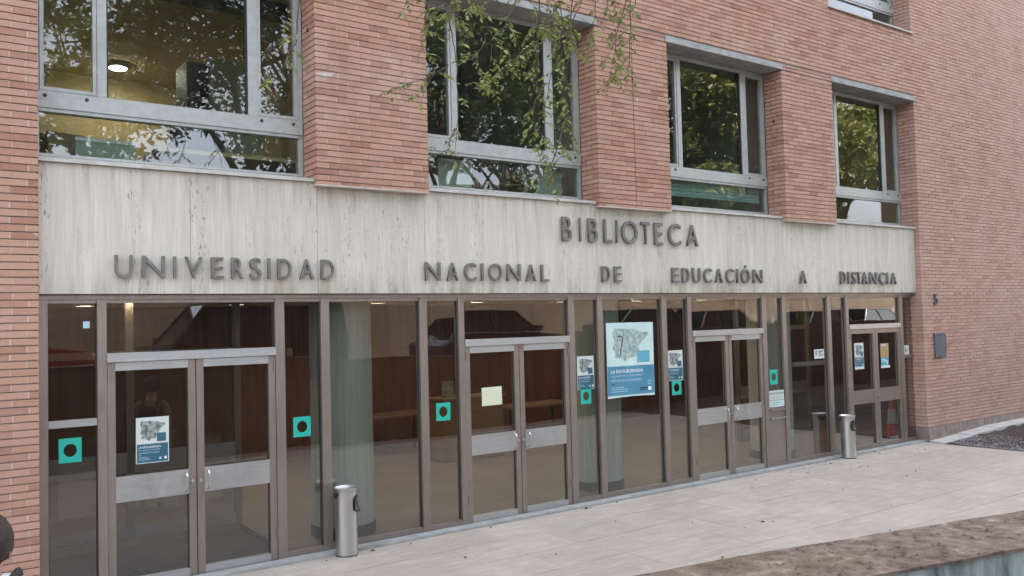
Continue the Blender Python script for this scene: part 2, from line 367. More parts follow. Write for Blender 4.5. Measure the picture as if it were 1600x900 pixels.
for a, b in zip([WIN[0]+WW, WIN[1]+WW, WIN[2]+WW], WIN[1:]):
    brick_region(a, b, ZL, 6.412)
    brick_region(a, b, 7.585, ZT, lend=RV, rend=RV)
brick_region(XR, XR1, .262, ZT, lend=RV)
# soldier course at the foot of the right-hand wall
q = XR; soldier = MB()
while q < XR1:
    soldier.box(q + .004, q + .058, -.012 + random.gauss(0, .0015), .09, .0, .252, j=.0015); q += .0655
wallmb.box(XR + .012, XR1, .002, .33, 0, .262, 1)
# masonry behind and above; unseen height raised to shade street and left trees
for x0, x1, z0, z1 in [(-14, XL0, 0, 26), (XL0, XR1, ZT, 26)]:
    wallmb.box(x0, x1, .004, .34, z0, z1, 2)
wallmb.box(-14, XR1, 11.6, 12, 0, 26, 2); wallmb.box(-14, -13.7, .36, 11.6, 0, 26, 2); wallmb.box(XR1 - .3, XR1, .36, 11.6, 0, 26, 2)
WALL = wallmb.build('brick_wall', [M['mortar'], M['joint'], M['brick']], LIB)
tag(soldier.build('soldier_bricks', M['clinker'], WALL), kind='stuff')
def inview(p):
    v = Vector(p) - CAM; d = v.dot(Fv)
    if d < .5: return None
    u, w = v.dot(Rv) / d * 1356.6, v.dot(Uv) / d * 1356.6
    return d if abs(u) < 800 and abs(w) < 450 else None
rank = []
for i, (x0, x1, y0, y1, z0, z1, front) in enumerate(bricks):
    d = inview(((x0 + x1) / 2, y0, (z0 + z1) / 2))
    if front and d is not None and x1 - x0 > .15: rank.append((d, i))
rank.sort(); single = set(i for d, i in rank[:298])
bm_cache = {}
stuff = MB()
for i, (x0, x1, y0, y1, z0, z1, front) in enumerate(bricks):
    py = random.gauss(0, .0014)
    if i in single:
        key = (round(x1 - x0, 3), round(z1 - z0, 3), round(y1 - y0, 2))
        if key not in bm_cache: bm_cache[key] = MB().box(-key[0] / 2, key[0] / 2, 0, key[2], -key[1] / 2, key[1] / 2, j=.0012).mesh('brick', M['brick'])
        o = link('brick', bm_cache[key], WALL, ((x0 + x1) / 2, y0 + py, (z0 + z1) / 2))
        o.rotation_euler = (random.gauss(0, .004), random.gauss(0, .0035), random.gauss(0, .004))
    else:
        stuff.box(x0, x1, y0 + py, y1, z0, z1, j=.0012)
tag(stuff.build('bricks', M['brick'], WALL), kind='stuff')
MB().box(EJ - .005, EJ + .005, .010, .05, 3.91, 7.585).build('expansion_joint', M['gasket'], LIB)

# travertine band: slabs
nx = 11; x0, x1 = 1.112, XR - .008
for i in range(nx):
    a = x0 + (x1 - x0) * i / nx; b = x0 + (x1 - x0) * (i + 1) / nx
    MB().box(a + .002, b - .002, .10 + random.uniform(0, .0015), .19, 2.752, 3.93).build('travertine_panel', M['travertine'], LIB)
MB().box(1.105, XR, .192, .34, 2.755, 3.9).build('band_backing', M['mortar'], LIB)
# thin mortar bed under each brick pier
for i in range(3):
    a, b = WIN[i] + WW, WIN[i + 1]
    MB().box(a - .004, b + .004, -.004, .098, 3.888, 3.9035, j=.003).build('mortar_bed', M['mortar'], LIB)
# lintels, sills
for w in WIN:
    MB().box(w - .03, w + WW + .035, -.014, .34, ZL, 6.409).build('lintel', M['lintel'], LIB)
    m = MB(); X0, X1 = w + .002, w + WW - .002
    m.add([(X0, .066, 3.934), (X1, .066, 3.934), (X1, .37, 3.934), (X0, .37, 3.934), (X0, .066, 3.965), (X1, .066, 3.965), (X1, .37, 4.03), (X0, .37, 4.03)],
          [(0, 1, 2, 3), (4, 5, 6, 7), (0, 1, 5, 4), (1, 2, 6, 5), (2, 3, 7, 6), (3, 0, 4, 7)]); m.build('window_sill', M['sill'], LIB)
    m = MB(); m.box(w - .03, w + WW + .05, -.035, .36, 7.588, 7.618); m.build('window_sill', M['sill'], LIB)

# one window, local origin at its opening's left edge, z = 0 at world z 0
def make_window(top=6.318):
    f = MB(); y0, y1 = .352, .43
    f.box(.004, .055, y0, y1, 4.03, top); f.box(2.545, 2.596, y0, y1, 4.03, top); f.box(.055, 2.545, y0, y1, top - .06, top); f.box(.055, 2.545, y0 + .004, y1, 4.03, 4.055)
    w = f.build('window', M['winframe'], LIB)
    t = MB(); t.box(.02, 2.58, .325, .44, 4.475, 4.615); t.box(.05, 2.55, .338, .44, 4.44, 4.474); t.box(.05, 2.55, .336, .44, 4.616, 4.632)
    t.build('transom', M['winframe'], w)
    for a, b in ((.545, .628), (1.995, 2.098)):
        m = MB(); m.box(a, b, .338, .44, 4.634, top - .062); m.build('mullion', M['winframe'], w)
    for a, b in ((.06, .542), (2.101, 2.54)):
        m = MB(); s = .034; z0, z1 = 4.638, top - .066
        m.box(a, a + s, .345, .41, z0, z1); m.box(b - s, b, .345, .41, z0, z1); m.box(a + s, b - s, .345, .41, z0, z0 + s); m.box(a + s, b - s, .345, .41, z1 - s, z1)
        m.build('sash', M['winframe'], w)
        MB().box(a + s - .004, b - s + .004, .376, .384, z0 + s - .004, z1 - s + .004).build('pane', M['winglass'], w)
    for q in (.629, 1.98): MB().box(q, q + .014, .352, .43, 4.634, top - .064).build('glazing_bead', M['gasket'], w)
    MB().box(.64, 1.984, .374, .382, 4.63, top - .06).build('pane', M['winglass'], w)
    MB().box(.053, 2.547, .374, .382, 4.052, 4.445).build('pane', M['winglass'], w)
    for x in (.10, .45, 2.13, 2.48):
        c = MB(); c.lathe([(.017, 0), (.017, .008), (.011, .011)], n=10); o = c.build('drain_cap', M['dark'], w)
        o.location = (x, .325, 4.585); o.rotation_euler = (math.pi / 2, 0, 0)
    return w
w0 = make_window(); w0.location.x = WIN[0]
for w in WIN[1:]:
    c = copy_tree(w0, LIB); c.location.x = w
for w in WIN:
    c = copy_tree(w0, LIB); c.location = (w, 0, 3.58)

# ------------------------------------------------------------------ ground floor screen
P = 3.935; GY = .235
scr = MB()
def post(a, b): scr.box(a, b, .185, .29, .0, 2.70)
mull = []
post(1.112, 1.195)
for k in range(4):
    o = P * k
    post(1.601 + o, 1.681 + o); post(3.292 + o, 3.392 + o)
    if k < 3: post(3.795 + o, 3.893 + o); post(5.006 + o, 5.106 + o)
post(XR + .045, XR + .16)
scr.box(1.112, XR + .16, .183, .292, 2.702, 2.752)
SCREEN = scr.build('glazing_frame', M['frame'], LIB)
def bar(name, a, b, z0, z1, y0=.178, y1=.286, m='alu', par=SCREEN): return MB().box(a, b, y0, y1, z0, z1).build(name, M[m], par)
def bottom_rail(a, b): bar('bottom_rail', a, b, .006, .085, .19, .284, 'frame'); bar('glazing_bead', a, b, 2.668, 2.70, .20, .28, 'frame')
def pane(a, b, z0, z1): MB().box(a - .004, b + .004, GY - .004, GY + .004, z0, z1).build('pane', M['glass'], SCREEN)
fixed = []
for k in range(4):
    o = P * k
    fixed.append(((1.197 if k == 0 else 1.173) + o, 1.599 + o)); fixed.append((3.394 + o, (3.793 if k < 3 else 3.795) + o))
    if k < 3: fixed.append((3.895 + o, 5.004 + o))
for a, b in fixed:
    bottom_rail(a, b)
    if abs(a - (3.394 + 2 * P)) < .01: pane(a, b, 1.205, 2.672)      # above the book return
    else: pane(a, b, .08, 2.672)
    for q in (a, b - .008): MB().box(q, q + .008, .226, .244, .085, 2.668).build('gasket', M['gasket'], SCREEN)
bar('cross_bar', 1.2, 1.598, 1.548, 1.612, .20, .27); bar('cross_bar', 11.99, 12.872, 1.55, 1.618, .243, .29)
bar('cross_bar', 15.19, 15.59, 1.55, 1.60, .205, .27, 'frame')

def make_leaf(side, plate='alu', handle=True):
    """a door leaf .80 wide, local origin at its hinge-side bottom; side=1: hinge left"""
    s = side; L = .797
    def bx(m, a, b, *r):
        x0, x1 = (a, b) if s > 0 else (-b, -a); return m.box(x0, x1, *r)
    f = MB(); bx(f, 0, .07, .196, .262, .012, 2.112); bx(f, L - .07, L, .196, .262, .012, 2.112)
    d = f.build('entrance_door', M['frame'], LIB)
    m = MB(); bx(m, .0705, L - .0705, .194, .262, 2.036, 2.112); m.build('top_rail', M[plate], d)
    m = MB(); bx(m, .0705, L - .0705, .196, .262, .012, .098); m.build('bottom_rail', M['alu' if plate == 'alu' else 'frame'], d)
    m = MB(); bx(m, .0705, L - .0705, .198, .258, .815, 1.045); bx(m, .0705, L - .0705, .196, .2, 1.046, 1.054); m.build('push_plate', M[plate], d)
    m = MB(); bx(m, .066, L - .066, GY - .003, GY + .003, .095, .818); m.build('pane', M['glass'], d)
    m = MB(); bx(m, .066, L - .066, GY - .003, GY + .003, 1.044, 2.04); m.build('pane', M['glass'], d)
    for z0, z1 in ((.098, .815), (1.054, 2.036)):
        for q in (.0705, L - .077): bx(MB(), q, q + .0065, .227, .243, z0, z1).build('gasket', M['gasket'], d)
    lk = MB().lathe([(.016, 0), (.016, .012), (.006, .014)], n=12).build('lock', M['steel'], d, True); lk.location = ((L - .035) * s, .196, .93); lk.rotation_euler = (math.pi / 2, 0, 0)
    for hz_ in (.25, 1.95): bx(MB(), .002, .016, .182, .1955, hz_, hz_ + .11).build('hinge', M['frame'], d)
    if handle:
        x = (L - .10) * s
        MB().tube([(x, .198, .845), (x, .155, .85), (x - .0 * s, .142, .875), (x, .142, .99), (x, .155, 1.015), (x, .198, 1.02)], .0095, 10).build('handle', M['steel'], d, smooth=True)
    return d
Lf, Rf = make_leaf(1), make_leaf(-1)
Lf.location.x = 1.685; Rf.location.x = 3.288
for k in (1, 2):
    c = copy_tree(Lf, LIB); c.location.x = 1.685 + P * k; c = copy_tree(Rf, LIB); c.location.x = 3.288 + P * k
d4 = make_leaf(1, 'frame', False); d4.location.x = 1.685 + P * 3; d4 = make_leaf(-1, 'frame', False); d4.location.x = 3.288 + P * 3
for k in range(4):
    o = P * k
    bar('transom', 1.683 + o, 3.290 + o, 2.118, 2.20, .17, .284)
    MB().box(1.677 + o, 3.296 + o, GY - .004, GY + .004, 2.196, 2.672).build('pane', M['glass'], SCREEN)
    bar('glazing_bead', 1.683 + o, 3.29 + o, 2.668, 2.70, .20, .28, 'frame')
    for q in (1.683 + o, 3.283 + o): MB().box(q, q + .007, .226, .244, 2.2, 2.668).build('gasket', M['gasket'], SCREEN)
# book return set into the narrow bay right of the third doors
a, b = 3.396 + 2 * P, 3.791 + 2 * P
br = tag(MB().box(a, b, .20, .265, .088, .755).build('return_panel', M['frame'], LIB), 'brushed bronze panel of the book return beside the third doors')
m = MB(); m.box(a, b, .202, .262, .80, .89); m.box(a, b, .206, .262, .93, 1.2); m.build('panel', M['frame'], br)
m = MB(); m.box(a + .004, b - .004, .165, .262, .757, .796); m.build('slot_lip', M['steel'], br); m = MB(); m.box(a + .004, b - .004, .165, .262, .892, .927); m.build('slot_lip', M['steel'], br)
MB().box(1.102, XR + .002, .03, .182, .0, .028).build('threshold', M['lintel'], LIB)

# ------------------------------------------------------------------ inside the building
MB().box(-1.7, 24, .295, 7.0, -.12, .004).build('lobby_floor', M['lobbyfloor'], LIB)
MB().box(-1.7, 24, .36, 7.0, 2.80, 2.98).build('lobby_ceiling', M['plaster'], LIB)
m = MB()
xq = -1.7
while xq < 24: m.box(xq + .004, min(xq + .9, 24) - .004, 6.98, 7.05, .004, 2.8); xq += .9
m.build('lobby_wall', M['wood'], LIB)
for q in (-1.75, 20.0): MB().box(q, q + .05, .36, 6.97, .004, 2.8).build('lobby_wall', M['wood'], LIB)
for k in range(4):
    cx = 4.36 + 3.95 * k
    if cx > 15.5: break
    c = MB().lathe([(.36, .004), (.36, 2.8)], n=48).build('column', M['column'], LIB, True, (cx, .93, 0))
    MB().lathe([(.372, .004), (.372, .125), (.362, .13)], n=48).build('skirting', M['gasket'], c, True)
BAY = ['inside the first doors', 'by the first column', 'inside the second doors', 'by the second column', 'inside the third doors', 'by the third column', 'inside the far right doors']
for bi, lx in enumerate((1.9, 4.0, 6.4, 8.4, 10.4, 12.4, 14.4)):
    for ly in (1.9, 4.6):
        t = thing('downlight', 'small lit ceiling downlight ' + BAY[bi] + (', in the row nearer the glass' if ly < 3 else ', in the row nearer the back wall'), 'lamp', (lx + .35, ly, 2.80), 0, 'lobby ceiling downlights')
        MB().lathe([(.13, -.001), (.13, -.035), (.115, -.035), (.11, -.012)], n=20, cap=False).build('housing', M['alu'], t, True)
        MB().lathe([(.109, -.012), (.109, -.016), (.0005, -.018)], n=20, cap=False).build('diffuser', M['downlight'], t, True)
for hx, hz_ in ((3.722, 5.6), (11.618, 5.52)):
    o = MB().tube([(hx, .17, hz_), (hx - .03, .165, hz_ + .004), (hx - .045, .15, hz_ - .02), (hx - .03, .15, hz_ - .035)], .009, 8).build('wall_hook', M['dark'], LIB, True)
# draught lobby behind the first doors
def vestibule(x0, x1, y):
    f = MB()
    for x in (x0, (x0 + x1) / 2 - .04, x1 - .08): f.box(x, x + .08, y, y + .07, .006, 2.78)
    f.box(x0 + .081, x1 - .081, y + .004, y + .066, 2.10, 2.18); f.box(x0 + .081, x1 - .081, y + .004, y + .066, .006, .09)
    v = f.build('vestibule_screen', M['frame'], LIB)
    for a, b in ((x0 + .08, (x0 + x1) / 2 - .04), ((x0 + x1) / 2 + .04, x1 - .08)):
        MB().box(a, b, y + .03, y + .036, .09, 2.1).build('pane', M['glass'], v)
        MB().box(a, b, y - .006, y + .0, .82, 1.05).build('push_plate', M['alu'], v)
        MB().box(a, b, y - .006, y + .0, .10, .22).build('kick_plate', M['alu'], v)
    return v
vestibule(1.0, 3.5, 1.9)
m = MB(); m.box(3.46, 3.52, .30, 1.89, 2.1, 2.18); m.box(3.46, 3.52, .30, 1.89, .006, .08); m.box(1.0, 1.06, .30, 1.89, .006, .08); m.box(1.0, 1.06, .30, 1.89, 1.56, 1.62); m.build('vestibule_side', M['frame'], LIB)
MB().box(1.05, 3.45, .31, 1.85, .0045, .018).build('entrance_mat', M['black_fabric'], LIB)
vestibule(13.2, 15.5, 2.4)

# first floor rooms behind the windows
def room(x0, x1, z0, z1, depth, wm, cm, beams):
    MB().box(x0, x1, .36, depth, z0 - .15, z0).build('room_floor', M['desk'], LIB)
    MB().box(x0, x1, .36, depth, z1, z1 + .15).build('room_ceiling', M[cm], LIB)
    m = MB(); m.box(x0 - .06, x0, .36, depth, z0, z1); m.box(x1, x1 + .06, .36, depth, z0, z1); m.box(x0, x1, depth, depth + .1, z0, z1); m.build('room_wall', M[wm], LIB)
    for by in beams: MB().box(x0 + .002, x1 - .002, by, by + .25, z1 - .17, z1 - .002).build('ceiling_beam', M['darkwood'], LIB)
room(.2, 4.5, 3.80, 6.45, 6.3, 'ochre', 'ochre', (1.75,))
room(4.6, 8.4, 3.80, 6.75, 5.0, 'greygreen', 'plaster', ())
room(8.5, 12.3, 3.80, 6.75, 5.0, 'greygreen', 'plaster', ())
room(12.4, 16.4, 3.80, 6.75, 5.0, 'ochre', 'plaster', ())
for x0, x1 in ((.2, 8.4), (8.5, 16.4)): room(x0, x1, 7.3, 10.2, 5.0, 'greygreen', 'plaster', ())
MB().box(-14, XR1, .0, 12, 26, 26.2).build('roof', M['concrete'], LIB)
sw = MB().box(XR1 + .01, 52, .01, 12, 0, 18).build('added_shade_wing', M['brick'], LIB); MB().box(XR1 + .01, 52.1, -.05, 12, 18.01, 18.2).build('roof', M['concrete'], sw)  # unseen wing, added so its shadow covers the wall across the street
m = MB(); m.box(-13.6, -1.8, .345, .4, 0, 25.9); m.box(-1.8, 24.6, .345, .4, 10.4, 25.9); m.build('inner_leaf', M['plaster'], LIB)

# signs: raised bronze letters
def text_mesh(name, s, w, h, m, depth=0.0, bold=0.0):
    """text set upright in the x-z plane facing -y, stretched to w by h, origin lower left"""
    cu = bpy.data.curves.new(name, 'FONT'); cu.body = s; cu.size = 1; cu.extrude = .5 if depth else 0; cu.resolution_u = 4; cu.offset = bold
    o = bpy.data.objects.new(name, cu); COL.objects.link(o)
    bpy.context.view_layer.update(); dg = bpy.context.evaluated_depsgraph_get()
    me = bpy.data.meshes.new_from_object(o.evaluated_get(dg)); bpy.data.objects.remove(o); bpy.data.curves.remove(cu)
    xs = [v.co.x for v in me.vertices]; ys = [v.co.y for v in me.vertices]; ax, bx_, ay, by = min(xs), max(xs), min(ys), max(ys)
    sx = w / max(bx_ - ax, 1e-4); sy = h / max(by - ay, 1e-4)
    if h == 0: sy = sx
    for v in me.vertices:
        x, y, z = v.co; v.co = ((x - ax) * sx, -(z + .5) * depth if depth else 0.0, (y - ay) * sy)
    me.materials.clear(); me.materials.append(m); me.name = name; me.update(); return me
LD = .034
def letters(root, spec, z0, h):
    for ch, a, b in spec:
        a = a + LD * max(0, (a - 1)) / 8.6
        hh = h * 1.29 if ch == 'Ó' else h
        over = .004 if ch in 'COSUÓ' else 0
        o = link('letter', text_mesh('letter', ch, b - a, hh + over, M['bronze'], LD, 0.0), root, (a, .088, z0 - over / 2))
SG1 = thing('name_sign', 'long row of bronze letters reading UNIVERSIDAD NACIONAL DE EDUCACIÓN A DISTANCIA on travertine', 'sign')
letters(SG1, [('U', 1.73, 1.887), ('N', 1.966, 2.175), ('I', 2.247, 2.277), ('V', 2.354, 2.522), ('E', 2.602, 2.73), ('R', 2.802, 2.928), ('S', 2.983, 3.111), ('I', 3.17, 3.205), ('D', 3.272, 3.431), ('A', 3.509, 3.675), ('D', 3.746, 3.904),
    ('N', 5.011, 5.228), ('A', 5.301, 5.474), ('C', 5.54, 5.723), ('I', 5.783, 5.828), ('O', 5.889, 6.105), ('N', 6.159, 6.382), ('A', 6.451, 6.624), ('L', 6.683, 6.831), ('D', 7.702, 7.867), ('E', 7.928, 8.076),
    ('E', 9.026, 9.191), ('D', 9.231, 9.406), ('U', 9.446, 9.639), ('C', 9.683, 9.884), ('A', 9.93, 10.123), ('C', 10.169, 10.375), ('I', 10.414, 10.479), ('Ó', 10.52, 10.746), ('N', 10.795, 11.052),
    ('A', 11.956, 12.17), ('D', 13.068, 13.256), ('I', 13.289, 13.37), ('S', 13.405, 13.56), ('T', 13.545, 13.712), ('A', 13.707, 13.905), ('N', 13.94, 14.206), ('C', 14.235, 14.46), ('I', 14.476, 14.56), ('A', 14.605, 14.827)], 2.898, .21)
SG2 = thing('library_sign', 'taller bronze letters reading BIBLIOTECA above the long university name', 'sign')
letters(SG2, [('B', 7.043, 7.224), ('I', 7.335, 7.38), ('B', 7.486, 7.672), ('L', 7.758, 7.932), ('I', 7.98, 8.028), ('O', 8.081, 8.404), ('T', 8.449, 8.64), ('E', 8.702, 8.888), ('C', 8.975, 9.257), ('A', 9.346, 9.616)], 3.424, .31)
hn = link('house_number', text_mesh('house_number', '5', .12, .20, M['plaque'], .03, .015), None, (15.93, -.012, 2.52)); tag(hn, 'small dark metal number 5 fixed to the brick wall above the plaque', 'number')
pq = MB().box(15.885, 16.285, -.035, -.003, 1.535, 1.985).build('wall_plaque', M['plaque']); tag(pq, 'dark bronze plate on the brick wall right of the entrance', 'plaque')
for x, z in ((15.91, 1.56), (16.26, 1.56), (15.91, 1.96), (16.26, 1.96)):
    s_ = MB().lathe([(.011, 0), (.011, .006), (.005, .01)], n=8).build('screw', M['steel'], pq); s_.location = (x, -.035, z); s_.rotation_euler = (math.pi / 2, 0, 0)

# ------------------------------------------------------------------ plaza and ground
MB().box(-40, 15.52, -7.6, .30, -.3, -.012).build('ground', M['joint']).__setitem__('kind', 'structure')
PLZ = tag(link('plaza', MB().box(-40, 15.5, -7.5, .028, -.011, -.006).mesh('plaza', M['joint'])), kind='structure')
rows = [.026, -.62, -1.255, -1.89, -2.53, -3.17, -3.81, -4.45, -5.09, -5.73, -6.37, -7.01]
for r in range(len(rows) - 1):
    q = -3.1 - (r % 2) * .62 - .1 * (r % 3)
    n0 = 0
    while q < 15.49:
        e = q + 1.24; x1 = min(e, 15.49)
        if x1 - q > .1 and e > -2.5:
            dz = random.uniform(-.0012, .0012)
            MB().box(q + .002, x1 - .002, rows[r + 1] + .0032, rows[r] - .0032, -.02, dz, j=.0006).build('paving_slab', M['slab'], PLZ)
        q = e
# dry leaves and bits blown over the paving
lv = MB()
heaps = [(random.uniform(1.5, 15), -abs(random.gauss(0, 1.6)) - .1) for k in range(26)]
for k in range(150):
    if k < 50: x, y = random.uniform(1.2, 15.4), .02 - abs(random.gauss(0, .12))
    elif k < 118: h_ = random.choice(heaps); x, y = random.gauss(h_[0], .35), min(-.05, random.gauss(h_[1], .25))
    else: x, y = random.uniform(1, 15), random.uniform(-6.5, -.1)
    if y < -6.6: continue
    s = random.choice((.008, .010, .013, .020, .026)) * random.uniform(.7, 1.2); a = random.uniform(0, 6.28); c, sn = math.cos(a), math.sin(a)
    pts = [(-s, 0, .004), (0, s * .45, .004 + s * .5), (s, 0, .005), (0, -s * .45, .004 + s * random.uniform(.1, .7)), (0, 0, .003)]
    lv.add([(x + c * u - sn * v, y + sn * u + c * v, w) for u, v, w in pts], [(0, 4, 1), (1, 4, 2), (2, 4, 3), (3, 4, 0)])
tag(lv.build('fallen_leaves', M['litter']), 'dry brown leaf bits scattered over the pale paving', kind='stuff')
# planting bed and gutter right of the plaza
def wobble(x0, x1, y0, y1, nx, ny, f, name, m):
    b = MB(); vs = []; fs = []
    for i in range(nx + 1):
        for j in range(ny + 1):
            x = x0 + (x1 - x0) * i / nx; y = y0 + (y1 - y0) * j / ny; vs.append((x, y, f(x, y)))
    for i in range(nx):
        for j in range(ny): a = i * (ny + 1) + j; fs.append((a, a + ny + 1, a + ny + 2, a + 1))
    b.add(vs, fs); return b.build(name, m, None, True)
tag(wobble(15.53, 40, -7.6, -.32, 120, 60, lambda x, y: .0 + min(.10, max(0, (x - 15.6) * .03)) + .03 * math.sin(x * 7.1 + y * 3) * math.sin(y * 9.3 + x * 2) + random.uniform(-.014, .014), 'planting_bed', M['soil']), kind='structure')
m = MB()
q = 15.56
while q < 26:
    z = min(.115, (q - 15.4) * .05); m.add([(q + .003, -.32, -.2), (q + .997, -.32, -.2), (q + .997, -.016, -.2), (q + .003, -.016, -.2), (q + .003, -.32, z), (q + .997, -.32, z + .04 if q < 17 else z), (q + .997, -.016, z + .05 if q < 17 else z + .01), (q + .003, -.016, z + .01)], [(0, 1, 2, 3), (4, 5, 6, 7), (0, 1, 5, 4), (1, 2, 6, 5), (2, 3, 7, 6), (3, 0, 4, 7)]); q += 1.0
tag(m.build('gutter_strip', M['concrete']), kind='structure')
gr = MB()
for k in range(3200):
    x = 15.55 + random.random() ** 2.2 * 1.3; y = -.33 - random.random() ** (1 if x < 16 else 2.5) * 3.2; s = random.uniform(.004, .010); z = .012 + (x - 15.6) * .03
    gr.box(x - s, x + s, y - s * .8, y + s * .8, z - s * .5, z + s * .7, j=s * .4)
tag(gr.build('gravel', M['stone']), 'grey gravel and small stones along the edge of the soil bed', kind='stuff')

# ------------------------------------------------------------------ parapet, street
far = [(-30, -6.9), (-6, -6.72), (0, -6.70), (1.54, -6.875), (1.99, -6.94), (2.43, -7.075), (2.90, -7.215), (4.2, -7.53), (8, -7.9), (14, -8.1), (60, -8.3)]
ZPAR = 1.75; TH = .30
def offs(pts, d):
    out = []
    for i, p in enumerate(pts):
        a = Vector(pts[max(i - 1, 0)]); b = Vector(pts[min(i + 1, len(pts) - 1)]); t = (b - a).normalized(); out.append((p[0] + t.y * d, p[1] - t.x * d))
    return out
def smooth_line(pts):
    out = [Vector(pts[0])]
    for a, b in zip(pts, pts[1:]):
        n = max(1, int(abs(b[0] - a[0]) / .5)) if -8 < a[0] < 14 else 1
        out += [Vector(a).lerp(Vector(b), (k + 1) / n) for k in range(n)]
    for it in range(6):
        out = [out[0]] + [(out[i - 1] + out[i] * 2 + out[i + 1]) / 4 if -7 < out[i].x < 12 else out[i] for i in range(1, len(out) - 1)] + [out[-1]]
    return [tuple(p) for p in out]
far = smooth_line(far)
near = offs(far, TH)
def strip(name, A, B, z0, z1, mt, par=None, sub=1):
    b = MB(); n = len(A); vs = []
    for p, q in zip(A, B): vs += [(p[0], p[1], z0), (p[0], p[1], z1), (q[0], q[1], z1), (q[0], q[1], z0)]
    fs = [(0, 1, 2, 3), (4 * n - 4, 4 * n - 1, 4 * n - 2, 4 * n - 3)]
    for i in range(n - 1):
        for k in range(4): fs.append((4 * i + k, 4 * i + 4 + k, 4 * i + 4 + (k + 1) % 4, 4 * i + (k + 1) % 4))
    b.add(vs, fs); return b.build(name, mt, par)
def dense(pts, step=.12):
    out = []
    for a, b in zip(pts, pts[1:]):
        n = max(1, int((Vector(b) - Vector(a)).length / step)) if -4 < a[0] < 9 else 1
        out += [tuple(Vector(a).lerp(Vector(b), k / n)) for k in range(n)]
    return out + [pts[-1]]
PW = thing('parapet_wall', 'low concrete parapet with a mossy brown top in the bottom right corner', 'wall')
strip('wall_face', offs(far, .08), offs(far, TH - .012), -.2, ZPAR - .010, M['stained'], PW); strip('wall_face', offs(far, .012), offs(far, .079), -.2, ZPAR - .010, M['brownwall'], PW)
dj = [(p[0], p[1] + random.uniform(-.006, .006)) for p in dense(far)]; dk = [(p[0], p[1] + random.uniform(-.008, .008)) for p in dense(near)]
n_ = min(len(dj), len(dk)); strip('coping', dj[:n_ - 1] + [dj[-1]], dk[:n_ - 1] + [dk[-1]], ZPAR - .009, ZPAR, M['moss'], PW)
db = MB()
for k in range(900):
    i = random.choice([n for n in range(len(far) - 1) if .8 < far[n][0] < 4.2]); f = random.random(); q = random.random() * .94 + .03
    A = Vector(far[i]).lerp(Vector(far[i + 1] if i + 1 < len(far) else far[i]), f); B = Vector(near[i]).lerp(Vector(near[i + 1]), f); p = A.lerp(B, q); s = random.choice((.002, .003, .004, .007)) * random.uniform(.7, 1.3); a = random.uniform(0, 6.28); cs, sn = math.cos(a), math.sin(a)
    w_ = random.uniform(.3, 1)
    db.add([(p.x + cs * u - sn * v, p.y + sn * u + cs * v, ZPAR + z) for u, v, z in ((-s * 1.6, 0, .0005), (0, s * w_, .0005), (s * 1.6, 0, .0005), (0, -s * w_, .0005), (0, 0, s * .9))], [(0, 1, 4), (1, 2, 4), (2, 3, 4), (3, 0, 4)])
tag(db.build('moss_debris', [M['moss']]), 'crumbs of moss and dry bits lying on the parapet top', kind='stuff')
tag(strip('street', offs(far, TH + 2.2), [(p[0], -40) for p in far], .6, 1.0, M['asphalt']), kind='structure')
tag(strip('pavement', offs(far, TH + .002), offs(far, TH + 2.198), .6, 1.12, M['pavement']), kind='structure')
tag(MB().box(-200, 300, -400, -40.1, .2, .95).build('far_ground', M['asphalt']), kind='structure')
hw = thing('street_wall', 'brown wall raised along the parapet reflected in the right panes', 'wall')
strip('wall_face', [(14, -7.9), (60, -8.1)], [(14, -7.7), (60, -7.9)], -.2, 2.1, M['brownwall'], hw)

# ------------------------------------------------------------------ paper and signs on the glass
IBERIA = [(.02, .80), (.10, .92), (.22, .90), (.40, .91), (.55, .90), (.66, .88), (.78, .82), (.98, .80), (.99, .72), (.86, .60), (.76, .50), (.72, .40), (.75, .33), (.68, .22), (.60, .13), (.45, .12), (.36, .03), (.28, .09), (.20, .14), (.08, .13), (.10, .28), (.03, .38), (.08, .55), (.06, .68)]
def iberia(n=5):
    out = []
    for i, (x, z) in enumerate(IBERIA):
        x2, z2 = IBERIA[(i + 1) % len(IBERIA)]
        for k in range(n): out.append((x + (x2 - x) * k / n + random.uniform(-.012, .012), z + (z2 - z) * k / n + random.uniform(-.012, .012)))
    return out
def sheet(name, pts, y, m, par, t=.0006):
    b = MB(); n = len(pts)
    b.add([(x, y, z) for x, z in pts] + [(x, y + t, z) for x, z in pts], [tuple(range(n)), tuple(reversed(range(n, 2 * n)))] + [(i, (i + 1) % n, n + (i + 1) % n, n + i) for i in range(n)])
    return b.build(name, m, par)
def rect(a, b, c, d): return [(a, c), (b, c), (b, d), (a, d)]
def put(par, s, x, z, w, h, m, y=-.0018):
    return link('lettering', text_mesh('lettering', s, w, h, m), par, (x, y, z))
YG = GY - .0052
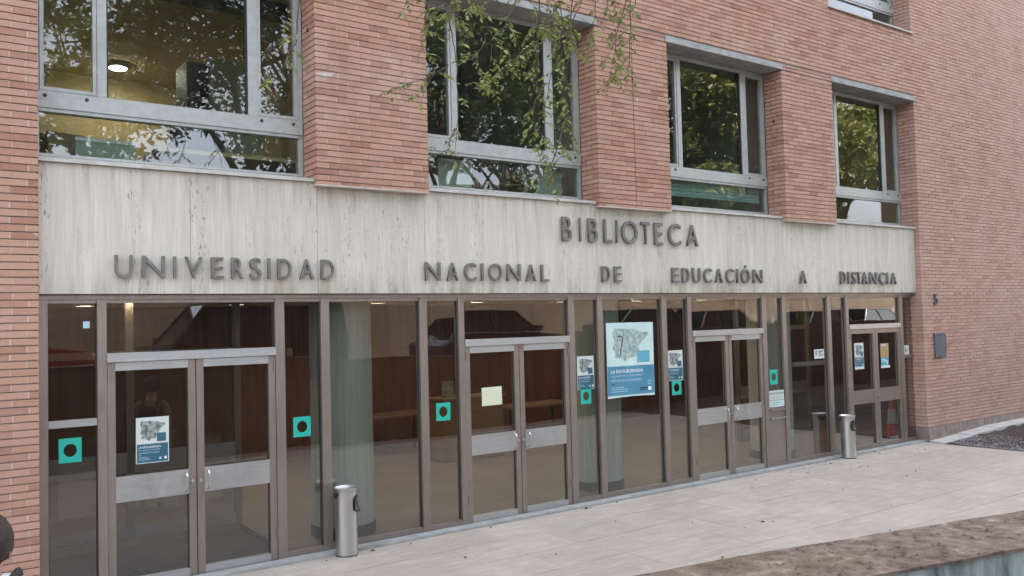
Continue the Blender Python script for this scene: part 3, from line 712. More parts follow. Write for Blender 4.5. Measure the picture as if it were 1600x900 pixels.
def poster(label, x0, x1, z0, z1, group='exhibition posters', big=False, tilt=0.0, split=.42, margin=.03, tail=0.0, y=YG):
    w, h = x1 - x0, z1 - z0
    r = thing('poster', label, 'poster', (x0, y, z0), 0, group); r.rotation_euler = (0, tilt, 0)
    top = M['palepaper'] if big else M['paper']; blue = M['bluelight'] if big else M['blue']; mg = margin * w
    # paper with slightly wavy edges
    n = 8; pts = [(w * k / n, random.uniform(-.002, .002) + (.012 * math.sin(3.1 * k / n) if big else 0)) for k in range(n + 1)] + [(w, h), (0, h)]
    sheet('paper_sheet', pts, 0, top, r)
    zb = tail * h
    sheet('blue_band', rect(mg * (.15 if big else 1), w - mg * (.15 if big else 1), mg * .8 + zb + (.012 if big else 0), h * split), -.0008, blue, r)
    mw, mh = w * .80, (h * (1 - split)) * .86
    sheet('map', [(w * .10 + mw * x, h * split + h * (1 - split) * .08 + mh * z) for x, z in iberia()], -.0008, M['mappale'] if big else M['mapgrey'], r)
    ln = [(.16, .70), (.22, .715), (.285, .70), (.29, .62), (.275, .52), (.27, .43), (.24, .36), (.245, .28), (.22, .2)]
    L = [(w * .10 + mw * (x + random.uniform(-.012, .012)), h * split + h * (1 - split) * .08 + mh * z) for x, z in ln]
    MB().tube([(x, -.0015, z) for x, z in L], w * .009, 5).build('border_line', M['redline'] if big else M['ink'], r)
    sheet('inset', rect(w * .64, w * .90, h * (split + .045), h * (split + .22 if not big else split + .19)), -.0013, M['skyblue'] if big else M['blue'], r)
    sheet('inset_frame', rect(w * .633, w * .907, h * (split + .04), h * (split + .225 if not big else split + .195)), -.0010, M['bluelight'] if big else M['ink'], r, .0002)
    bz = zb + mg; bh = h * split - bz
    put(r, 'LA RAYA BORRADA:', w * .08, bz + bh * .77, w * .68, bh * .115, M['whiteink'])
    put(r, 'UN VIAJE POR LA FRONTERA', w * .08, bz + bh * .62, w * .65, bh * .075, M['paleink'])
    put(r, 'MÁS ANTIGUA DE EUROPA', w * .08, bz + bh * .48, w * .63, bh * .10, M['paleink'])
    sheet('print_dash', rect(w * .08, w * .15, bz + bh * .385, bz + bh * .405), -.0014, M['ink'] if big else M['paleink'], r)
    for q in range(3):
        sheet('print_line', rect(w * .08, w * (.42 if q else .34), bz + bh * (.28 - .07 * q), bz + bh * (.295 - .07 * q)), -.0014, M['paleink'], r)
    sheet('emblem', rect(w * .86, w * .925, bz + bh * .12, bz + bh * .25), -.0014, M['whiteink'], r)
    if big:
        for q in (.14, .20): sheet('print_line', rect(w * .68, w * .85, bz + bh * q, bz + bh * (q + .035)), -.0014, M['ink'], r)
        e = MB(); b_ = (w * .855, w * .91, bz + bh * .33, bz + bh * .46); t = .006
        for a in (rect(b_[0], b_[1], b_[2], b_[2] + t), rect(b_[0], b_[1], b_[3] - t, b_[3]), rect(b_[0], b_[0] + t, b_[2] + t, b_[3] - t), rect(b_[1] - t, b_[1], b_[2] + t, b_[3] - t)):
            e.add([(x, -.0014, z) for x, z in a], [(0, 1, 2, 3)])
        e.build('emblem', M['paleink'], r)
    else:
        sheet('emblem', rect(w * .70, w * .765, bz + bh * .12, bz + bh * .23), -.0014, M['paleink'], r)
    return r
poster('largest poster, a pale map of Iberia over a faded blue title band', 7.913, 8.80, 1.325, 2.35, big=True, tilt=.004)
poster('map poster on the glass of the leftmost door above its push plate', 1.936, 2.235, 1.147, 1.58, tilt=.006)
poster('map poster left of the largest poster, above a turquoise square', 7.388, 7.68, 1.485, 1.92)
poster('map poster right of the largest poster, beside the third doors', 9.07, 9.385, 1.497, 1.93)
poster('narrow map poster with a white foot on the left leaf of the far right doors', 13.685, 13.965, 1.415, 1.875, tail=.09, split=.45)
r = thing('poster', 'ochre picture poster with blue foot on the right leaf of the far right doors', 'poster', (14.49, YG, 1.40), 0, 'exhibition posters')
sheet('paper_sheet', rect(0, .285, 0, .045), 0, M['paper'], r); sheet('blue_band', rect(.01, .25, .047, .19), 0, M['skyblue'], r)
sheet('picture', rect(.0, .262, .192, .44), 0, M['cardboard'], r)
sheet('figure', [(.07, .21), (.2, .21), (.21, .3), (.17, .36), (.13, .38), (.09, .35), (.06, .29)], -.0008, noisy('ochre print', (.30, .20, .05), (.42, .32, .10), 14, .8, bump=0), r)
sheet('print_line', rect(.03, .17, .40, .42), -.0008, M['paper'], r); sheet('print_line', rect(.03, .2, .12, .13), -.0008, M['whiteink'], r); sheet('print_line', rect(.03, .16, .15, .158), -.0008, M['whiteink'], r); sheet('emblem', rect(.19, .22, .075, .11), -.0008, M['whiteink'], r)
nt_ = sheet('paper_note', rect(0, .297, 0, .222), 0, M['note'], None); nt_.location = (5.874, YG, 1.387); nt_.rotation_euler = (0, -.012, 0)
tag(nt_, 'blank cream paper note taped to the left leaf of the second doors', 'notice')
def green_sticker(label, x0, x1, z0, z1):
    w, h = x1 - x0, z1 - z0; b = MB(); N = 32; R = min(w, h) * .29; vs = []; fs = []
    for k in range(N):
        a = 2 * math.pi * k / N + math.pi / 4; c, s = math.cos(a), math.sin(a); t = max(abs(c), abs(s))
        vs += [(w / 2 + c / t * w / 2, 0, h / 2 + s / t * h / 2), (w / 2 + R * c, 0, h / 2 + R * s * 1.08)]
    for k in range(N): a, b_ = 2 * k, 2 * ((k + 1) % N); fs.append((a, b_, b_ + 1, a + 1))
    o = b.add(vs, fs).build('turquoise_sticker', M['green']); o.location = (x0, YG, z0); o.rotation_euler = (0, random.uniform(-.025, .025), 0)
    return tag(o, label, 'sticker', group='turquoise squares with a round hole stuck on the glass')
green_sticker('turquoise square with round hole on the narrow pane left of the first doors', 1.285, 1.472, 1.228, 1.448)
green_sticker('turquoise square with round hole on the narrow pane right of the first doors', 3.488, 3.682, 1.246, 1.456)
green_sticker('turquoise square with round hole on the narrow pane left of the second doors', 5.227, 5.422, 1.264, 1.472)
green_sticker('turquoise square with round hole hanging under the poster left of the largest poster', 7.438, 7.62, 1.292, 1.497)
green_sticker('turquoise square with round hole hanging under the poster right of the largest poster', 9.148, 9.342, 1.29, 1.494)
green_sticker('turquoise square with round hole above the book return panel', 11.355, 11.545, 1.30, 1.535)
r = thing('notice', 'small white notice with red and blue mark on the pane above the cross bar', 'notice', (12.53, YG, 1.655))
sheet('paper_sheet', rect(0, .275, 0, .155), 0, M['paper'], r); sheet('mark', [(.03, .11), (.055, .14), (.08, .11)], -.0008, M['redline'], r); sheet('mark', [(.03, .10), (.08, .10), (.055, .05)], -.0008, M['blue'], r)
for z in (.11, .085, .05): sheet('print_line', rect(.12, .24 - .05 * (z == .085), z, z + .014), -.0008, M['ink'], r)
r = thing('notice', 'white sheet with a small grey square on the rightmost narrow pane', 'notice', (15.21, YG, 1.605))
sheet('paper_sheet', rect(0, .225, 0, .175), 0, M['paper'], r); sheet('mark', rect(.085, .14, .06, .11), -.0008, M['mapgrey'], r)
r = thing('notice', 'white two-line notice reading DE DEVOLUCIONES above the book return slots', 'notice', (3.405 + 2 * P, .196, 1.06))
sheet('paper_sheet', rect(0, .372, 0, .148), 0, M['paper'], r); put(r, 'BUZÓN DE DEVOLUCIONES', .015, .085, .34, .042, M['ink']); put(r, 'devolución de libros', .015, .028, .32, .032, M['mapgrey'])
r = thing('notice', 'worn strip label under the two-line notice at the book return', 'notice', (3.405 + 2 * P, .197, .95)); sheet('paper_sheet', rect(0, .378, 0, .10), 0, M['palepaper'], r); sheet('print_line', rect(.03, .30, .06, .072), -.0008, M['mapgrey'], r); sheet('print_line', rect(.03, .22, .03, .04), -.0008, M['mapgrey'], r)
st = sheet('small_sticker', rect(0, .055, 0, .062), 0, M['paleink'], None); st.location = (1.49, YG, 2.44); tag(st, 'tiny pale sticker high on the leftmost narrow pane', 'sticker')

# ------------------------------------------------------------------ ash bins
def ash_bin(label, x, y, rz):
    t = thing('ash_bin', label, 'bin', (x, y, 0), rz, 'steel ash bins in front of the glazing')
    R = .115; N = 64; zs = [.012, .02, .1, .2, .3, .4, .44] + [.45 + .012 * k for k in range(1, 17)] + [.655, .67]
    b = MB(); vs = []; fs = []
    def inhole(a, z):
        d = (a + math.pi) % (2 * math.pi) - math.pi
        return ((d * R / .062) ** 2 + ((z - .545) / .088) ** 2) < 1
    for z in zs:
        for k in range(N):
            a = 2 * math.pi * k / N; r_ = R + (.006 * (z - .6) / .07 if z > .6 else 0); vs.append((r_ * math.cos(a), r_ * math.sin(a), z))
    for i in range(len(zs) - 1):
        for k in range(N):
            if not inhole(2 * math.pi * (k + .5) / N, (zs[i] + zs[i + 1]) / 2): fs.append((i * N + k, i * N + (k + 1) % N, (i + 1) * N + (k + 1) % N, (i + 1) * N + k))
    b.add(vs, fs); b.build('body', M['steel'], t, True)
    MB().lathe([(R - .006, .02), (R - .006, .66)], n=40, cap=False).build('liner', M['dark'], t, True)
    MB().lathe([(R + .003, 0), (R + .004, .011), (R - .01, .013)], n=40).build('base_ring', M['dark'], t, True)
    MB().lathe([(R - .002, .655), (R + .012, .690), (R + .014, .702), (R + .006, .705), (R - .012, .688), (R - .06, .668), (.0005, .662)], n=40).build('ash_dish', M['steel'], t, True)
    # black hood curling out under the opening
    h = MB(); vs = []; fs = []; n = 10
    for i in range(7):
        z = .46 + .022 * i; rr = R + .006 + .034 * (1 - i / 6) ** 2
        hw_ = .36 * (1 - (i / 6) ** 2 * .7)
        for k in range(n + 1): a = -hw_ + 2 * hw_ * k / n; vs.append((rr * math.cos(a) - .012 * abs(a), rr * math.sin(a), z))
    for i in range(6):
        for k in range(n): q = i * (n + 1) + k; fs.append((q, q + 1, q + n + 2, q + n + 1))
    o = h.add(vs, fs).build('scoop', M['dark'], t, True)
    sm = o.modifiers.new('thick', 'SOLIDIFY'); sm.thickness = .004
    # black rim corner
    c = MB(); vs = []; fs = []
    for k in range(9):
        a = 3.15 + 1.4 * k / 8; d = .06 * math.sin(math.pi * k / 8) + .012; vs += [((R + .010) * math.cos(a), (R + .010) * math.sin(a), .662), ((R + .010) * math.cos(a), (R + .010) * math.sin(a), .662 - d), ((R - .004) * math.cos(a), (R - .004) * math.sin(a), .662 - d), ((R - .004) * math.cos(a), (R - .004) * math.sin(a), .662)]
    for k in range(8):
        for q in range(4): fs.append((4 * k + q, 4 * k + 4 + q, 4 * k + 4 + (q + 1) % 4, 4 * k + (q + 1) % 4))
    c.add(vs, fs).build('rim_guard', M['dark'], t, True)
    return t
ash_bin('nearer steel ash bin, in front of the concrete column left of centre', 3.955, -.02, -.9)
ash_bin('farther steel ash bin, standing before the far right doors', 13.0, -.03, -1.75)

# ------------------------------------------------------------------ people
def skin_mesh(name, pts, edges, root, m, levels=2, smooth=True):
    bm = bmesh.new(); lay = bm.verts.layers.skin.verify(); vs = []
    for i, (co, r) in enumerate(pts):
        v = bm.verts.new(co); d = v[lay]; d.radius = (r if isinstance(r, tuple) else (r, r)); d.use_root = (i == root); vs.append(v)
    for a, b in edges: bm.edges.new((vs[a], vs[b]))
    me = bpy.data.meshes.new(name); bm.to_mesh(me); bm.free()
    o = bpy.data.objects.new(name, me); COL.objects.link(o)
    o.modifiers.new('skin', 'SKIN').use_smooth_shade = True
    sb = o.modifiers.new('sub', 'SUBSURF'); sb.levels = levels; sb.render_levels = levels
    bpy.context.view_layer.update(); dg = bpy.context.evaluated_depsgraph_get()
    out = bpy.data.meshes.new_from_object(o.evaluated_get(dg)); bpy.data.objects.remove(o); bpy.data.meshes.remove(me)
    out.name = name; out.materials.clear(); out.materials.append(m); return out
def person(label, loc, rz, shirt, trousers, hair_len=.0, arms=((.05, .03), (.05, .03)), step=.10, long_sleeve=False, scale=1.0, lift=0.0):
    p = thing('person', label, 'person', loc, rz); p.scale = (scale,) * 3
    # facing +y. Arm pair: forward swing of elbow and hand for the left (-x) and right (+x) arm
    J = []; E = []
    def j(co, r, par=None):
        J.append((co, r)); 
        if par is not None: E.append((par, len(J) - 1))
        return len(J) - 1
    pel = j((0, 0, .95), (.145, .10)); sp = j((0, -.01, 1.12), (.125, .088), pel); ch = j((0, -.005, 1.30), (.15, .10), sp); up = j((0, -.012, 1.41), (.11, .07), ch)
    nk = j((0, .0, 1.50), .052, up); h0 = j((0, .018, 1.575), (.062, .07), nk); h1 = j((0, .02, 1.65), (.075, .092), h0); h2 = j((0, .008, 1.72), (.066, .082), h1)
    nose = j((0, .112, 1.625), .011, h1)
    ends = {}
    for sgn, (ef, hf) in ((-1, arms[0]), (1, arms[1])):
        s0 = j((.165 * sgn, -.012, 1.405 + lift), .056, up); el = j((.225 * sgn, -.03 + ef, 1.13), .040, s0); wr = j((.235 * sgn, .03 + ef + hf, .90), .026, el)
        pm = j((.235 * sgn, .045 + ef + hf, .845), (.018, .036), wr); kn = j((.235 * sgn, .052 + ef + hf, .80), (.015, .038), pm)
        for q, (dy, ln) in enumerate(((.030, .066), (.010, .078), (-.010, .072), (-.029, .056))):
            a = j((.235 * sgn, .052 + ef + hf + dy, .79), .0085, kn); b = j((.231 * sgn, .060 + ef + hf + dy, .79 - ln * .55), .008, a); j((.222 * sgn, .072 + ef + hf + dy, .79 - ln), .007, b)
        t0 = j((.226 * sgn, .080 + ef + hf, .842), .011, pm); j((.216 * sgn, .100 + ef + hf, .805), .0085, t0)
        ends[sgn] = (s0, el, wr)
        hp = j((.088 * sgn, 0, .90), .088, pel); kn_ = j((.095 * sgn, .02 + step * sgn * .6, .50), .058, hp); an = j((.095 * sgn, -.03 + step * sgn, .09), .038, kn_); j((.105 * sgn, .13 + step * sgn, .035), .032, an)
        ends[('leg', sgn)] = (hp, kn_, an)
    body = skin_mesh('body', J, E, 0, M['skin']); link('body', body, p)
    g = .014
    def grow(i, e=g): r = J[i][1]; return tuple(c + e for c in r) if isinstance(r, tuple) else r + e
    # shirt
    P_ = [((0, 0, .90), (.155, .115))]; E_ = []
    P_ += [(J[pel][0], grow(pel)), (J[sp][0], grow(sp, .016)), (J[ch][0], grow(ch)), (J[up][0], grow(up)), ((0, -.004, 1.492), .064)]; E_ = [(0, 1), (1, 2), (2, 3), (3, 4), (4, 5)]
    for sgn in (-1, 1):
        s0, el, wr = ends[sgn]; P_.append(((.085 * sgn, -.012, 1.435 + lift * .9), .058 + lift * .1)); E_.append((4, len(P_) - 1)); k = len(P_); P_.append((J[s0][0], .066)); E_.append((k - 1, k))
        a, b = Vector(J[s0][0]), Vector(J[el][0])
        if long_sleeve: P_ += [(J[el][0], .052), (J[wr][0], .038)]; E_ += [(k, k + 1), (k + 1, k + 2)]
        else: P_.append((a.lerp(b, .62), .062)); E_.append((k, k + 1))
    link('shirt', skin_mesh('shirt', P_, E_, 1, shirt), p)
    P_ = [((0, 0, .955), (.15, .11))]; E_ = []
    for sgn in (-1, 1):
        hp, kn_, an = ends[('leg', sgn)]; k = len(P_); P_ += [(J[hp][0], .099), (J[kn_][0], .072), ((J[an][0][0], J[an][0][1], .10), .056)]; E_ += [(0, k), (k, k + 1), (k + 1, k + 2)]
    link('trousers', skin_mesh('trousers', P_, E_, 0, trousers), p)
    for sgn in (-1, 1):
        an = J[ends[('leg', sgn)][2]][0]
        link('shoe', skin_mesh('shoe', [((an[0], an[1] - .05, .05), .045), ((an[0], an[1] + .02, .055), .05), ((an[0] + .008 * sgn, an[1] + .15, .035), .036)], [(0, 1), (1, 2)], 0, M['black_fabric']), p)
    # hair: a cap that leaves the face free, roughened
    hm = MB(); vs = []; fs = []; nu, nv = 28, 14
    for i in range(nv + 1):
        for k in range(nu):
            a = 2 * math.pi * k / nu; front = max(0, math.sin(a)); low = 1.15 + (1 - front) * .95 - .25 * (abs(math.cos(a)) > .85) + hair_len * (1 - front)
            t = low * i / nv; r_ = 1 + random.uniform(-.03, .035)
            vs.append((.092 * math.sin(t) * math.cos(a) * r_, .006 + .108 * math.sin(t) * math.sin(a) * r_ - .004, 1.672 + .112 * math.cos(t) * r_))
    for i in range(nv):
        for k in range(nu): fs.append((i * nu + k, i * nu + (k + 1) % nu, (i + 1) * nu + (k + 1) % nu, (i + 1) * nu + k))
    o = hm.add(vs, fs).build('hair', M['hair'], p, True); sm = o.modifiers.new('thick', 'SOLIDIFY'); sm.thickness = .012
    for sgn in (-1, 1):
        link('ear', skin_mesh('ear', [((.083 * sgn, .004, 1.655), (.008, .014)), ((.090 * sgn, -.004, 1.632), (.008, .018)), ((.084 * sgn, .004, 1.605), (.006, .010))], [(0, 1), (1, 2)], 1, M['skin'], 1), p)
        e = MB().lathe([(.0005, -.008), (.006, -.006), (.009, 0), (.006, .006), (.0005, .008)], n=10).build('eye', M['whiteink'], p, True); e.location = (.031 * sgn, .098, 1.655)
    mo = MB().box(-.022, .022, .095, .104, 1.578, 1.584).build('mouth', M['redline'], p)
    return p
def backpack(label, loc, rz):
    t = thing('backpack', label, 'backpack', loc, rz)
    b = MB(); prof = [(-.13, .0), (-.15, .03), (-.15, .32), (-.11, .42), (.11, .42), (.15, .32), (.15, .03), (.13, .0)]
    n = len(prof); vs = []
    for y, k in ((-.28, .82), (-.25, .96), (-.14, 1.0)): vs += [(x * k, y, .98 + (z - .2) * k + .2) for x, z in prof]
    fs = [tuple(range(n)), tuple(reversed(range(2 * n, 3 * n)))] + [(r * n + i, r * n + (i + 1) % n, (r + 1) * n + (i + 1) % n, (r + 1) * n + i) for r in range(2) for i in range(n)]
    b.add(vs, fs).build('bag', M['black_fabric'], t, True)
    for s in (-1, 1):
        MB().tube([(.08 * s, -.15, 1.36), (.095 * s, -.10, 1.455), (.10 * s, -.01, 1.492), (.10 * s, .075, 1.43), (.105 * s, .125, 1.30), (.115 * s, .08, 1.16), (.12 * s, -.06, 1.06), (.11 * s, -.15, 1.03)], .018, 8).build('strap', M['black_fabric'], t, True)
    return t
person('person in a white T-shirt cut off by the lower left corner, dark hair', (.305, -4.71, 0), math.radians(-20), M['white_shirt'], M['denim'], .25, scale=.968, lift=.075)
tb = thing('shoulder_bag', 'dark bag on a strap across the white T-shirt at the lower left', 'bag', (.305, -4.71, 0), math.radians(-20)); tb.scale = (.98, .98, 1.01)
MB().tube([(.10, -.10, 1.46), (.125, -.02, 1.495), (.11, .09, 1.42), (.0, .135, 1.25), (-.14, .115, 1.05), (-.21, .03, .98), (-.15, -.12, 1.04), (0, -.13, 1.25), (.10, -.10, 1.46)], .017, 8).build('strap', M['black_fabric'], tb, True)
b_ = MB(); b_.box(-.34, -.20, -.13, .17, .72, .97, j=.012); b_.build('bag', M['black_fabric'], tb)
person('person in a grey T-shirt seen from behind through the leftmost door', (2.95, 3.9, 0), math.radians(-22), M['grey_shirt'], M['denim'], .3, arms=((.06, .05), (-.02, .02)))
backpack('black backpack on the back of the grey T-shirt behind the leftmost door', (2.95, 3.9, 0), math.radians(-22))

# ------------------------------------------------------------------ things inside
def table(label, x, y, w, d, h, m):
    t = thing('table', label, 'table', (x, y, 0), .06, 'wooden lobby tables')
    MB().box(-w / 2, w / 2, -d / 2, d / 2, h - .04, h).build('tabletop', M[m], t)
    for sx in (-1, 1):
        for sy in (-1, 1): MB().box(sx * (w / 2 - .06) - .025, sx * (w / 2 - .06) + .025, sy * (d / 2 - .06) - .025, sy * (d / 2 - .06) + .025, .005, h - .041).build('leg', M['darkwood'], t)
    return t
table('long wooden table at the back of the lobby behind the concrete column', 7.6, 5.9, 1.6, .7, .76, 'desk')
table('wooden table seen behind the right leaf of the second doors', 10.4, 5.2, 1.7, .7, .78, 'desk')
t = thing('reception_desk', 'pale oak reception desk seen behind the second doors', 'desk', (8.45, 4.35, 0), .05)
MB().box(-.65, .65, -.02, .02, .005, 1.06).build('front_panel', M['desk'], t); MB().box(-.68, .68, -.06, .55, 1.061, 1.10).build('counter_top', M['desk'], t)
for s in (-.63, .63): MB().box(s - .02, s + .02, .021, .5, .005, 1.06).build('side_panel', M['desk'], t)
t = thing('picture_stand', 'small framed picture standing on the oak reception desk', 'picture', (8.03, 4.5, 1.10), -.3); t.rotation_euler = (-.18, 0, -.3)
MB().box(-.11, .11, 0, .02, .0, .30).build('frame', M['desk'], t); MB().box(-.09, .09, -.004, -.0005, .02, .28).build('picture', M['mapgrey'], t)
t = thing('traffic_cone', 'orange and white traffic cone behind the right leaf of the far right doors', 'cone', (15.60, .72, 0)); t.scale = (1.08, 1.08, 1.12)
MB().box(-.15, .15, -.15, .15, .005, .035).build('base', M['dark'], t)
MB().lathe([(.115, .036), (.088, .25)], n=24).build('body', M['orange'], t, True); MB().lathe([(.0895, .251), (.062, .49)], n=24).build('band', M['paper'], t, True); MB().lathe([(.0625, .491), (.03, .74), (.022, .75)], n=24).build('tip', M['orange'], t, True)
ww = thing('waste_bin', 'dark cylindrical bin inside the lobby behind the pane with the cross bar', 'bin', (12.9, 1.3, 0))
MB().lathe([(.14, .005), (.15, .60)], n=24).build('body', M['dark'], ww, True); MB().lathe([(.152, .601), (.155, .63), (.10, .632)], n=24).build('rim', M['steel'], ww, True)
# first floor furniture
t = thing('cabinet', 'tall dark cabinet inside the upper left room', 'cabinet', (3.35, 3.0, 3.8)); MB().box(-.14, .14, 0, .5, .005, 2.12).build('carcass', M['darkwood'], t); MB().box(-.135, -.003, -.02, -.001, .05, 2.10).build('door', M['darkwood'], t); MB().box(.003, .135, -.02, -.001, .05, 2.10).build('door', M['darkwood'], t)
t = thing('cupboard', 'pale ochre cupboard beside the dark cabinet in the upper left room', 'cupboard', (3.86, 2.98, 3.8)); MB().box(-.36, .36, 0, .5, .005, 2.2).build('carcass', M['note'], t); MB().box(-.35, .35, -.02, -.001, .03, 2.18).build('door', M['note'], t)
t = thing('panel_board', 'pale green board leaning behind the low pane of the upper left window', 'board', (1.76, .56, 3.80)); MB().box(-.27, .27, 0, .04, .005, .46).build('board', M['greygreen'], t); MB().box(-.275, .275, -.012, -.001, .44, .475).build('edge', M['alu'], t)
t = thing('work_desk', 'dark desk behind the low pane of the upper left window', 'desk', (3.0, .95, 3.80)); MB().box(-.75, .75, -.35, .35, .42, .46).build('desktop', M['ochre'], t)
for s in (-.7, .7): MB().box(s - .03, s + .03, -.3, .3, .005, .419).build('leg', M['darkwood'], t)
t = thing('monitor', 'black monitor on the desk behind the upper left window', 'monitor', (2.75, .95, 4.26)); MB().box(-.28, .28, -.02, .03, .06, .40).build('screen', M['dark'], t); MB().box(-.1, .1, -.08, .1, .001, .02).build('foot', M['dark'], t); MB().box(-.03, .03, .031, .05, .02, .2).build('stem', M['dark'], t)
for lab, x, y, s in (('cardboard box by the left end of the upper left window', 1.38, .85, .34), ('smaller cardboard box beside the pale green board', 1.62, 1.25, .26)):
    t = thing('cardboard_box', lab, 'box', (x, y, 4.02), .3, 'cardboard boxes behind the upper left window'); MB().box(-s / 2, s / 2, -s / 2, s / 2, 0, s * .9).build('carton', M['cardboard'], t); MB().box(-s / 2, s / 2, -s * .06, s * .06, s * .9, s * .9 + .002).build('tape', M['desk'], t)
t = thing('low_table', 'low table carrying the cardboard boxes behind the upper left window', 'table', (1.5, 1.05, 3.8)); MB().box(-.32, .32, -.45, .45, .18, .219).build('tabletop', M['darkwood'], t)
for sx in (-.28, .28):
    for sy in (-.4, .4): MB().box(sx - .02, sx + .02, sy - .02, sy + .02, .005, .179).build('leg', M['darkwood'], t)
t = thing('ceiling_lamp', 'lit round lamp on the ochre ceiling of the upper left room', 'lamp', (2.88, 5.45, 6.45)); MB().lathe([(.15, -.001), (.15, -.05), (.125, -.06)], n=32).build('housing', M['alu'], t, True); MB().lathe([(.122, -.061), (.11, -.072), (.0005, -.076)], n=32).build('diffuser', M['lamp'], t, True)
for i, x in enumerate((5.75, 7.25)):
    t = thing('panel_board', ('wide' if i == 0 else 'narrow') + ' pale green board behind the low pane of the second upper window', 'board', (x, .52, 3.80)); MB().box(-.25 + .05 * i, .25 - .05 * i, 0, .04, .005, .62).build('board', M['greygreen'], t); MB().box(-.25, .25, -.012, -.001, .60, .63).build('edge', M['alu'], t)
t = thing('shelf_unit', 'dark shelf unit behind the second upper window', 'shelf', (6.55, .9, 3.8)); MB().box(-.5, .5, 0, .3, .44, .47).build('shelf', M['desk'], t); MB().box(-.5, .5, 0, .3, .10, .13).build('shelf', M['desk'], t)
for s in (-.52, .52): MB().box(s - .02, s + .02, 0, .3, .005, .6).build('side', M['darkwood'], t)
t = thing('window_blind', 'teal pleated blind behind the low pane of the third upper window', 'blind', (9.05, .46, 4.22))
q = 0.0
for k in range(9): MB().box(.02, 2.5, .0 if k % 2 else .008, .012 if k % 2 else .02, .028 * k + .001, .028 * k + .027).build('slat', noisy('teal blind', (.22, .38, .40), (.30, .47, .48), 6, .6, bump=0) if k == 0 else bpy.data.materials['teal blind'], t)

# ------------------------------------------------------------------ street side: what the glass reflects
def wheel(par, x, y):
    o = MB().lathe([(.30, -.09), (.315, -.06), (.315, .06), (.30, .09)], n=24).build('wheel', M['dark'], par, True); o.location = (x, y, .315); o.rotation_euler = (math.pi / 2, 0, 0)
    r = MB().lathe([(.20, -.095), (.18, -.096), (.0005, -.085)], n=20).build('rim', M['steel'], o, True); r2 = MB().lathe([(.20, .095), (.18, .096), (.0005, .085)], n=20).build('rim', M['steel'], o, True)
def car(label, x, y, z, paint, kind='hatch', rz=0.0):
    t = thing('parked_car', label, 'car', (x, y, z), rz, 'cars parked along the street')
    if kind == 'van': low = [(-2.2, .30), (2.25, .30), (2.3, .75), (2.1, 1.02), (-2.2, 1.05)]; gh = ((-2.18, 1.75, 1.04), (-2.12, 1.05, 1.92)); W_ = .93
    else: low = [(-2.05, .28), (2.1, .28), (2.15, .60), (1.95, .78), (1.0, .90), (-1.75, .95), (-2.08, .80)]; gh = ((-1.75, 1.05, .92), (-1.25, .35, 1.47)); W_ = .86
    n = len(low); b = MB(); vs = []
    for k, s in ((.96, -1), (1, -.9), (1, .9), (.96, 1)): vs += [(px * k, W_ * s, .28 + (pz - .28) * k if pz > .5 else pz) for px, pz in low]
    fs = [tuple(range(n)), tuple(reversed(range(3 * n, 4 * n)))] + [(r * n + i, r * n + (i + 1) % n, (r + 1) * n + (i + 1) % n, (r + 1) * n + i) for r in range(3) for i in range(n)]
    pm = mat('car paint', paint, .25, .3, .6); b.add(vs, fs).build('body', pm, t, False)
    (a0, a1, za), (b0, b1, zb) = gh; g = MB()
    g.add([(a0, -W_ * .93, za), (a1, -W_ * .93, za), (a1, W_ * .93, za), (a0, W_ * .93, za), (b0, -W_ * .7, zb), (b1, -W_ * .7, zb), (b1, W_ * .7, zb), (b0, W_ * .7, zb)], [(0, 1, 5, 4), (1, 2, 6, 5), (2, 3, 7, 6), (3, 0, 4, 7), (4, 5, 6, 7)]); g.build('windows', M['carglass'], t)
    MB().box(b0 - .02, b1 + .02, -W_ * .7 - .02, W_ * .7 + .02, zb - .01, zb + .03).build('roof', pm, t)
    for s in (-1, 1):
        q = lambda px0, pz0, px1, pz1: MB().tube([(px0, s * W_ * (.93 - .23 * (pz0 - za) / (zb - za)) , pz0), (px1, s * W_ * (.93 - .23 * (pz1 - za) / (zb - za)), pz1)], .035, 6).build('pillar', pm, t)
        q(a0, za, b0, zb); q(a1, za, b1, zb); q((a0 + a1) / 2 - .1, za, (b0 + b1) / 2 - .05, zb)
        MB().box((a1 - .25), a1 - .05, s * (W_ + .08) - .09, s * (W_ + .08) + .09, za + .02, za + .16, j=.01).build('mirror', M['dark'], t)
        for wx in (-1.3, 1.35): wheel(t, wx, s * (W_ - .10))
        MB().box(2.06, 2.17, s * .6 - .18, s * .6 + .18, .60, .72, j=.01).build('headlight', M['paper'], t)
    return t
M['carglass'] = mat('dark car glass', (.01, .012, .014), .03, 0, .9)
YS = -10.6; ZS_ = 1.02
car('red car reflected in the leftmost narrow pane', 1.4, YS, ZS_ + .12, (.35, .03, .015))
car('black van reflected above the first doors', 6.6, YS, ZS_ + .05, (.012, .013, .016), 'van', math.pi)
car('dark blue hatchback reflected above the second doors', 13.4, YS, ZS_ + .12, (.02, .025, .06))
car('dark green car reflected beside the largest poster', 18.6, YS, ZS_ + .1, (.015, .04, .035), 'hatch', math.pi)
car('steel blue car with a red flank reflected above the third doors', 23.2, YS - .4, ZS_ + .1, (.10, .05, .05))
car('grey car reflected in the panes right of the book return', 28.4, YS - .4, ZS_, (.06, .07, .08), 'hatch', math.pi)
car('white car reflected above the far right doors', 33.6, YS - 1, ZS_, (.7, .7, .68))
# wall across the street
gw = thing('garden_wall', 'brown coursed wall across the street reflected in the glass', 'wall')
m = MB(); zq = .9
while zq < 4.0: m.box(-30, 90, -15.6, -15.3 + random.uniform(-.01, .01), zq + .012, min(zq + .43, 4.0)); zq += .43
m.build('wall_face', M['gardenwall'], gw); MB().box(-30, 90, -15.56, -15.34, .9, 4.0).build('core', M['joint'], gw); MB().box(-30, 90, -15.7, -15.25, 4.001, 4.1).build('coping', M['concrete'], gw)

